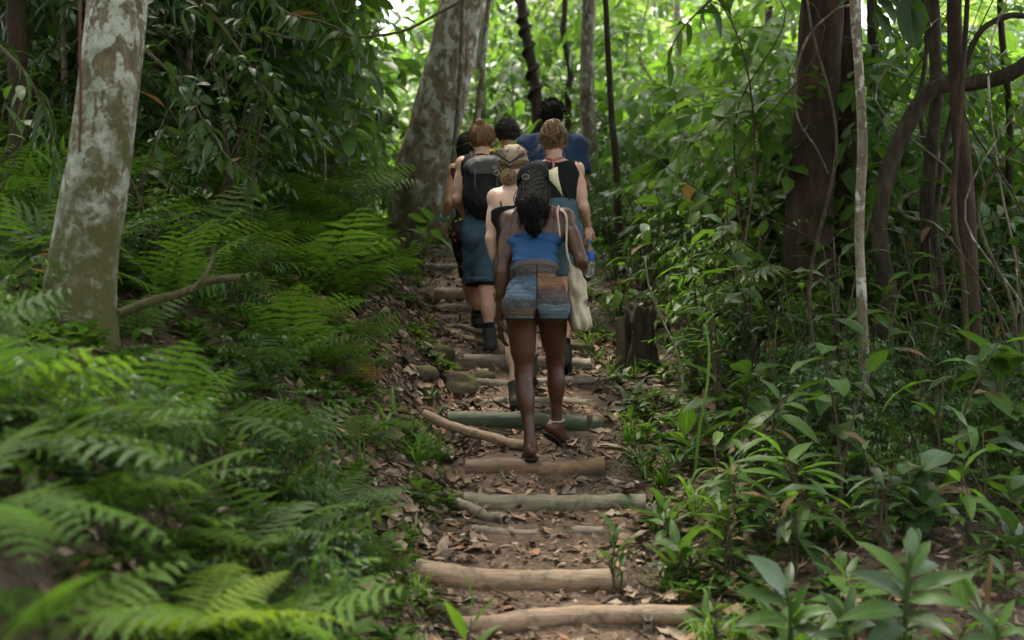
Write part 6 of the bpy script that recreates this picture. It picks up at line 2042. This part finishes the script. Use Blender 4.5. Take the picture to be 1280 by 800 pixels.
# ------------------------------------------------------------------ 4: person with the turquoise wristband
d = 11.15
J = joints(d, pelvis=(586, 284, .05), waist=(587, 256, .06), chest=(587, 231, .09), neck=(586, 206, .13), head=(585, 185, .17), shL=(568, 214, .10), shR=(606, 214, .10),
           elL=(562, 252, .02), elR=(612, 252, .15), wrL=(554, 274, .16), wrR=(612, 270, .3), hipL=(578, 288, .05), hipR=(596, 288, .05), knL=(583, 336, .22), knR=(594, 340, .1), anL=(587, 380, .35), anR=(594, 385, .30))
J['toeL'] = J['anL'] + np.array([0, .13, -.02]); J['toeR'] = J['anR'] + np.array([0, .13, -.02]); J['hf'] = np.array([.0, 1, -.1]); J['hu'] = np.array([0, .1, 1.])
W4 = Figure('tanned hiker with a turquoise wristband and dark floral clothes, mostly hidden at far left', J, dict(w=.9, leg=.9, arm=.95), S_tan, .0075, 4,
            hands=dict(L=dict(d=np.array([-.08, .25, -1.]), n=np.array([1., .2, 0]), curl=.45)))
fr = W4.fr
W4.wear('floral_top', ('torso',), .012, floral_mat(), [(pt(587, 212, d + .1), fr['sp']), (pt(587, 300, d), (0, 0, -1))])
W4.wear('floral_shorts', ('torso', 'legL', 'legR'), .018, floral_mat(), [(pt(587, 285, d + .05), fr['sp']), (pt(587, 345, d), (0, 0, -1))])
cf = unit(J['elL'] - J['wrL']); u_ = unit(np.cross(cf, [0, 1, 0])); w_ = np.cross(cf, u_); tt = np.linspace(0, 2 * np.pi, 22)
_t = NT('wristband_turquoise'); _t.set((.03, .22, .21), .5, .4)
W4.tubes('wristband', [J['wrL'] + cf * .025 + np.outer(np.cos(tt) * .031, u_) + np.outer(np.sin(tt) * .031, w_)], .010, _t.m, 6)
for S in 'LR': W4.boot(S, M_canvas, M_canvas, None, .03)
H = W4.hd[1]
W4.shell(.022, [(H(0, .03, -.01), (0, .9, -.5))], H_black, extra=[ell(H(0, -.06, -.06), (.065, .05, .08), W4.hd[0], .04)])

# ------------------------------------------------------------------ 5: curly hair, yellow shirt
d = 12.0
J = joints(d, pelvis=(634, 258, .05), waist=(634, 234, .06), chest=(634, 212, .08), neck=(634, 189, .11), head=(634, 168, .14), shL=(615, 197, .1), shR=(653, 197, .1),
           elL=(610, 233, .12), elR=(659, 233, .12), wrL=(615, 250, .3), wrR=(654, 250, .3), hipL=(625, 263, .05), hipR=(643, 263, .05), knL=(627, 312, .25), knR=(642, 318, .1), anL=(628, 350, .45), anR=(642, 361, .0))
J['toeL'] = J['anL'] + np.array([0, .13, -.02]); J['toeR'] = J['anR'] + np.array([0, .13, -.02]); J['hf'] = np.array([.0, 1, -.1]); J['hu'] = np.array([0, .1, 1.])
W5 = Figure('hiker with short dark curly hair and a yellow shirt, behind the headscarf', J, dict(w=.95, leg=.92), S_tan, .0080, 5)
fr = W5.fr
W5.wear('yellow_shirt', ('torso', 'armL', 'armR'), .014, C_yellow, [(pt(634, 187, d + .1), fr['sp']), (pt(634, 225, d + .3), (0, 0, -1))])
W5.wear('yellow_shirt', ('torso',), .014, C_yellow, [(pt(634, 222, d + .1), fr['sp']), (pt(634, 265, d), -fr['sp'])])
W5.wear('dark_shorts', ('torso', 'legL', 'legR'), .018, C_shorts, [(pt(634, 260, d + .05), fr['sp']), (pt(634, 318, d), (0, 0, -1))])
for S in 'LR': W5.boot(S, M_boot, M_rub, None, .06)
H = W5.hd[1]
W5.shell(.020, [(H(0, .045, 0), (0, .9, -.45)), (H(0, 0, -.055), (0, 0, -1))], H_brown, wr=.006, freq=95)
W5.curls(230, H_brown, .013, .022, -.5)

# ------------------------------------------------------------------ 6: man in navy
d = 11.2
J = joints(d, pelvis=(690, 274, .05), waist=(690, 246, .06), chest=(690, 206, .09), neck=(690, 168, .13), head=(690, 146, .17), shL=(658, 182, .1), shR=(722, 182, .1),
           elL=(649, 234, .10), elR=(731, 232, .10), wrL=(656, 252, .3), wrR=(722, 252, .3), hipL=(678, 279, .05), hipR=(702, 279, .05), knL=(681, 338, .25), knR=(701, 344, .1), anL=(682, 378, .5), anR=(702, 392, .0))
J['toeL'] = J['anL'] + np.array([0, .14, -.02]); J['toeR'] = J['anR'] + np.array([0, .14, -.02]); J['hf'] = np.array([.0, 1, -.12]); J['hu'] = np.array([0, .12, 1.])
W6 = Figure('broad man in navy t-shirt with short black hair walking ahead of the group', J, dict(w=1.15, t=1.1, leg=1.0, male=1, arm=1.05, head=1.08), S_brown, .0080, 6)
fr = W6.fr
off = .020
W6.wear('navy_t_shirt', ('torso', 'armL', 'armR'), off, C_navy, [(pt(690, 166, d + .1), fr['sp'] - .2 * fr['fwd']), (pt(690, 212, d), (0, 0, -1))], wr=.004)
W6.wear('navy_t_shirt', ('torso',), off, C_navy, [(pt(690, 206, d + .1), (0, 0, 1)), (pt(690, 288, d), (0, 0, -1))], wr=.005)
W6.wear('sleeve_band', ('armL', 'armR'), off - .004, C_black, [(pt(690, 210, d), (0, 0, 1)), (pt(690, 216, d), (0, 0, -1))])
W6.wear('dark_shorts', ('torso', 'legL', 'legR'), .022, C_shorts, [(pt(690, 270, d + .05), fr['sp']), (pt(690, 342, d), (0, 0, -1))])
for S in 'LR': W6.boot(S, M_boot, M_rub, None, .06)
H = W6.hd[1]
W6.shell(.016, [(H(0, .06, .0), (0, .9, -.35)), (H(0, 0, -.05), (0, .2, -1))], H_black, wr=.004, freq=110)
W6.curls(200, H_black, .009, .018, -.42)

# ------------------------------------------------------------------ 7: woman with the messy bun
d = 9.4
J = joints(d, pelvis=(697, 288, .05), waist=(697, 260, .06), chest=(695, 232, .10), neck=(694, 202, .15), head=(692, 178, .19), shL=(668, 214, .12), shR=(720, 213, .12),
           elL=(664, 258, .15), elR=(729, 258, .06), wrL=(668, 280, .32), wrR=(735, 281, .22), hipL=(686, 294, .05), hipR=(708, 294, .05), knL=(688, 366, .3), knR=(706, 372, .08), anL=(690, 425, .42), anR=(706, 446, .0))
J['toeL'] = J['anL'] + np.array([0, .13, -.02]); J['toeR'] = J['anR'] + np.array([0, .13, -.02]); J['hf'] = np.array([.0, 1, -.15]); J['hu'] = np.array([0, .15, 1.])
W7 = Figure('woman with a messy dirty blond bun in a black sleeveless top holding a water bottle', J, dict(w=1.02, leg=.98, arm=1.0), S_pink, .0070, 7,
            hands=dict(R=dict(d=np.array([.06, .15, -1.]), n=np.array([-.6, .8, 0]), curl=.75, t=1)))
fr = W7.fr
W7.wear('sleeveless_top', ('torso',), .010, C_black, [(pt(697, 262, d), -fr['sp'])], carve=ell(J['neck'] + fr['sp'] * .045 - fr['fwd'] * .03, (.112, .13, .098), fr['B']), yoke=[(J['shR'] - fr['right'] * .012, fr['right'] + .15 * fr['sp']), (J['shL'] + fr['right'] * .012, .15 * fr['sp'] - fr['right']), (J['chest'] + fr['sp'] * .02, -fr['sp'])])
W7.wear('teal_shorts', ('torso', 'legL', 'legR'), .018, C_teal, [(pt(697, 252, d + .05), fr['sp']), (pt(697, 345, d), (0, 0, -1))])
for S in 'LR': W7.boot(S, M_boot, M_rub, C_black, .08)
H = W7.hd[1]
W7.shell(.013, [(H(0, .035, 0), (0, .9, -.5))], H_blond)
W7.swept(130, (0, .25), H_blond, wob=.012)
W7.bun(pt(691, 163, d + .07), .055, H_blond, 44, messy=.45)
W7.wisps(26, H_blond)
_rib = cloth_mat('cloth_red_check', (.33, .06, .06), (.42, .26, .24), .8, 90, .5, .9)
W7.tubes('neck_ribbon', [spline([pt(682, 197, d + .10), pt(692, 200, d + .075), pt(703, 197, d + .10)], 9), spline([pt(691, 200, d + .06), pt(692, 207, d + .0), pt(692, 219, d - .035)], 8),
                         spline([pt(691, 200, d + .07), pt(689, 203, d + .055), pt(692, 200, d + .05)], 6)], .009, _rib, 6)


def sling():
    c = pt(722, 302, d + .03); b = c - np.array([0, 0, .12])
    root = empty('hip_bag', b, 'small black bag hanging at the hip of the woman with the messy bun', 'bag')
    G_ = Grid(c - np.array([.12, .14, .2]), c + np.array([.12, .14, .2]), .007)
    f = G_.field([ell(c - np.array([0, 0, .02]), (.042, .075, .12), None, .03), ell(c + np.array([-.01, 0, .06]), (.034, .065, .08), None, .03)], .04) - .003 * np.sin(G_.Z * 50 + G_.Y * 30)
    V, Q = surface_nets(f, G_.lo, .007)
    obj('bag_body', np_mesh('bag_body', V - b, None, Q.ravel(), np.full(len(Q), 4), None, None, C_black), root)
    V, F, U = tube(spline([c + np.array([0, 0, .1]), pt(716, 268, d + .0), pt(706, 236, d - .015), pt(690, 214, d + .02), pt(676, 206, d + .12)], 20), .009, 6)
    obj('strap', Geo().add(V - b, F, U).mesh('strap', C_black), root)


sling()


def bottle():
    top = pt(737, 301, d + .245); b = top - np.array([0, 0, .245])
    root = empty('water_bottle', b, 'clear plastic water bottle with a blue label held by the woman with the messy bun', 'bottle')
    t = NT('clear_plastic'); t.set((.92, .96, .98), .06, .5); t.p.inputs['Transmission Weight'].default_value = .85; t.p.inputs['IOR'].default_value = 1.2
    z = np.array([0, .004, .02, .05, .056, .062, .10, .106, .15, .156, .175, .20, .215, .235]); r = np.array([.028, .033, .035, .035, .033, .035, .035, .033, .035, .034, .033, .022, .013, .013])
    V, F, U = tube(np.column_stack([z * 0, z * 0, z]), r, 20); obj('bottle_body', Geo().add(V, F, U).mesh('bottle_body', t.m), root)
    t = NT('label_blue'); t.set((.02, .10, .42), .4, .4)
    V, F, U = tube(np.array([[0, 0, .105], [0, 0, .108], [0, 0, .165], [0, 0, .168]]), [.0345, .0362, .0362, .0345], 20, cap=False); obj('label', Geo().add(V, F, U).mesh('label', t.m), root)
    t = NT('cap_blue'); t.set((.03, .16, .5), .4, .4)
    V, F, U = tube(np.array([[0, 0, .232], [0, 0, .234], [0, 0, .25], [0, 0, .252]]), [.012, .0155, .0155, .012], 14); obj('bottle_cap', Geo().add(V, F, U).mesh('bottle_cap', t.m), root)


bottle()
# ------------------------------------------------------------------ neighbours that share a label are told apart by their order from the left
bpy.context.view_layer.update()
_same = {}
for _o in COL.objects:
    if _o.parent is None and _o.get('group') and _o.get('label'):
        _same.setdefault((_o['group'], _o['label']), []).append(_o)
_ORD = ['leftmost', 'second', 'third', 'fourth', 'fifth', 'sixth', 'seventh', 'eighth']
_NUM = {4: 'four', 5: 'five', 6: 'six', 7: 'seven', 8: 'eight'}
for (_g, _l), _os in _same.items():
    n = len(_os)
    if n < 2 or n > 8: continue
    _os.sort(key=lambda o: to_px(o.matrix_world.translation)[0])
    for i, _o in enumerate(_os):
        if n == 2: s = ('left one', 'right one')[i]
        elif n == 3: s = ('left one of three', 'middle one of three', 'right one of three')[i]
        else: s = ('rightmost' if i == n - 1 else _ORD[i]) + ' of ' + _NUM[n] + ('' if i in (0, n - 1) else ' from left')
        if len((_l + ' ' + s).split()) > 16: s = 'leftmost' if i == 0 else 'rightmost' if i == n - 1 else 'middle'
        if len((_l + ' ' + s).split()) <= 16: _o['label'] = _l + ', ' + s
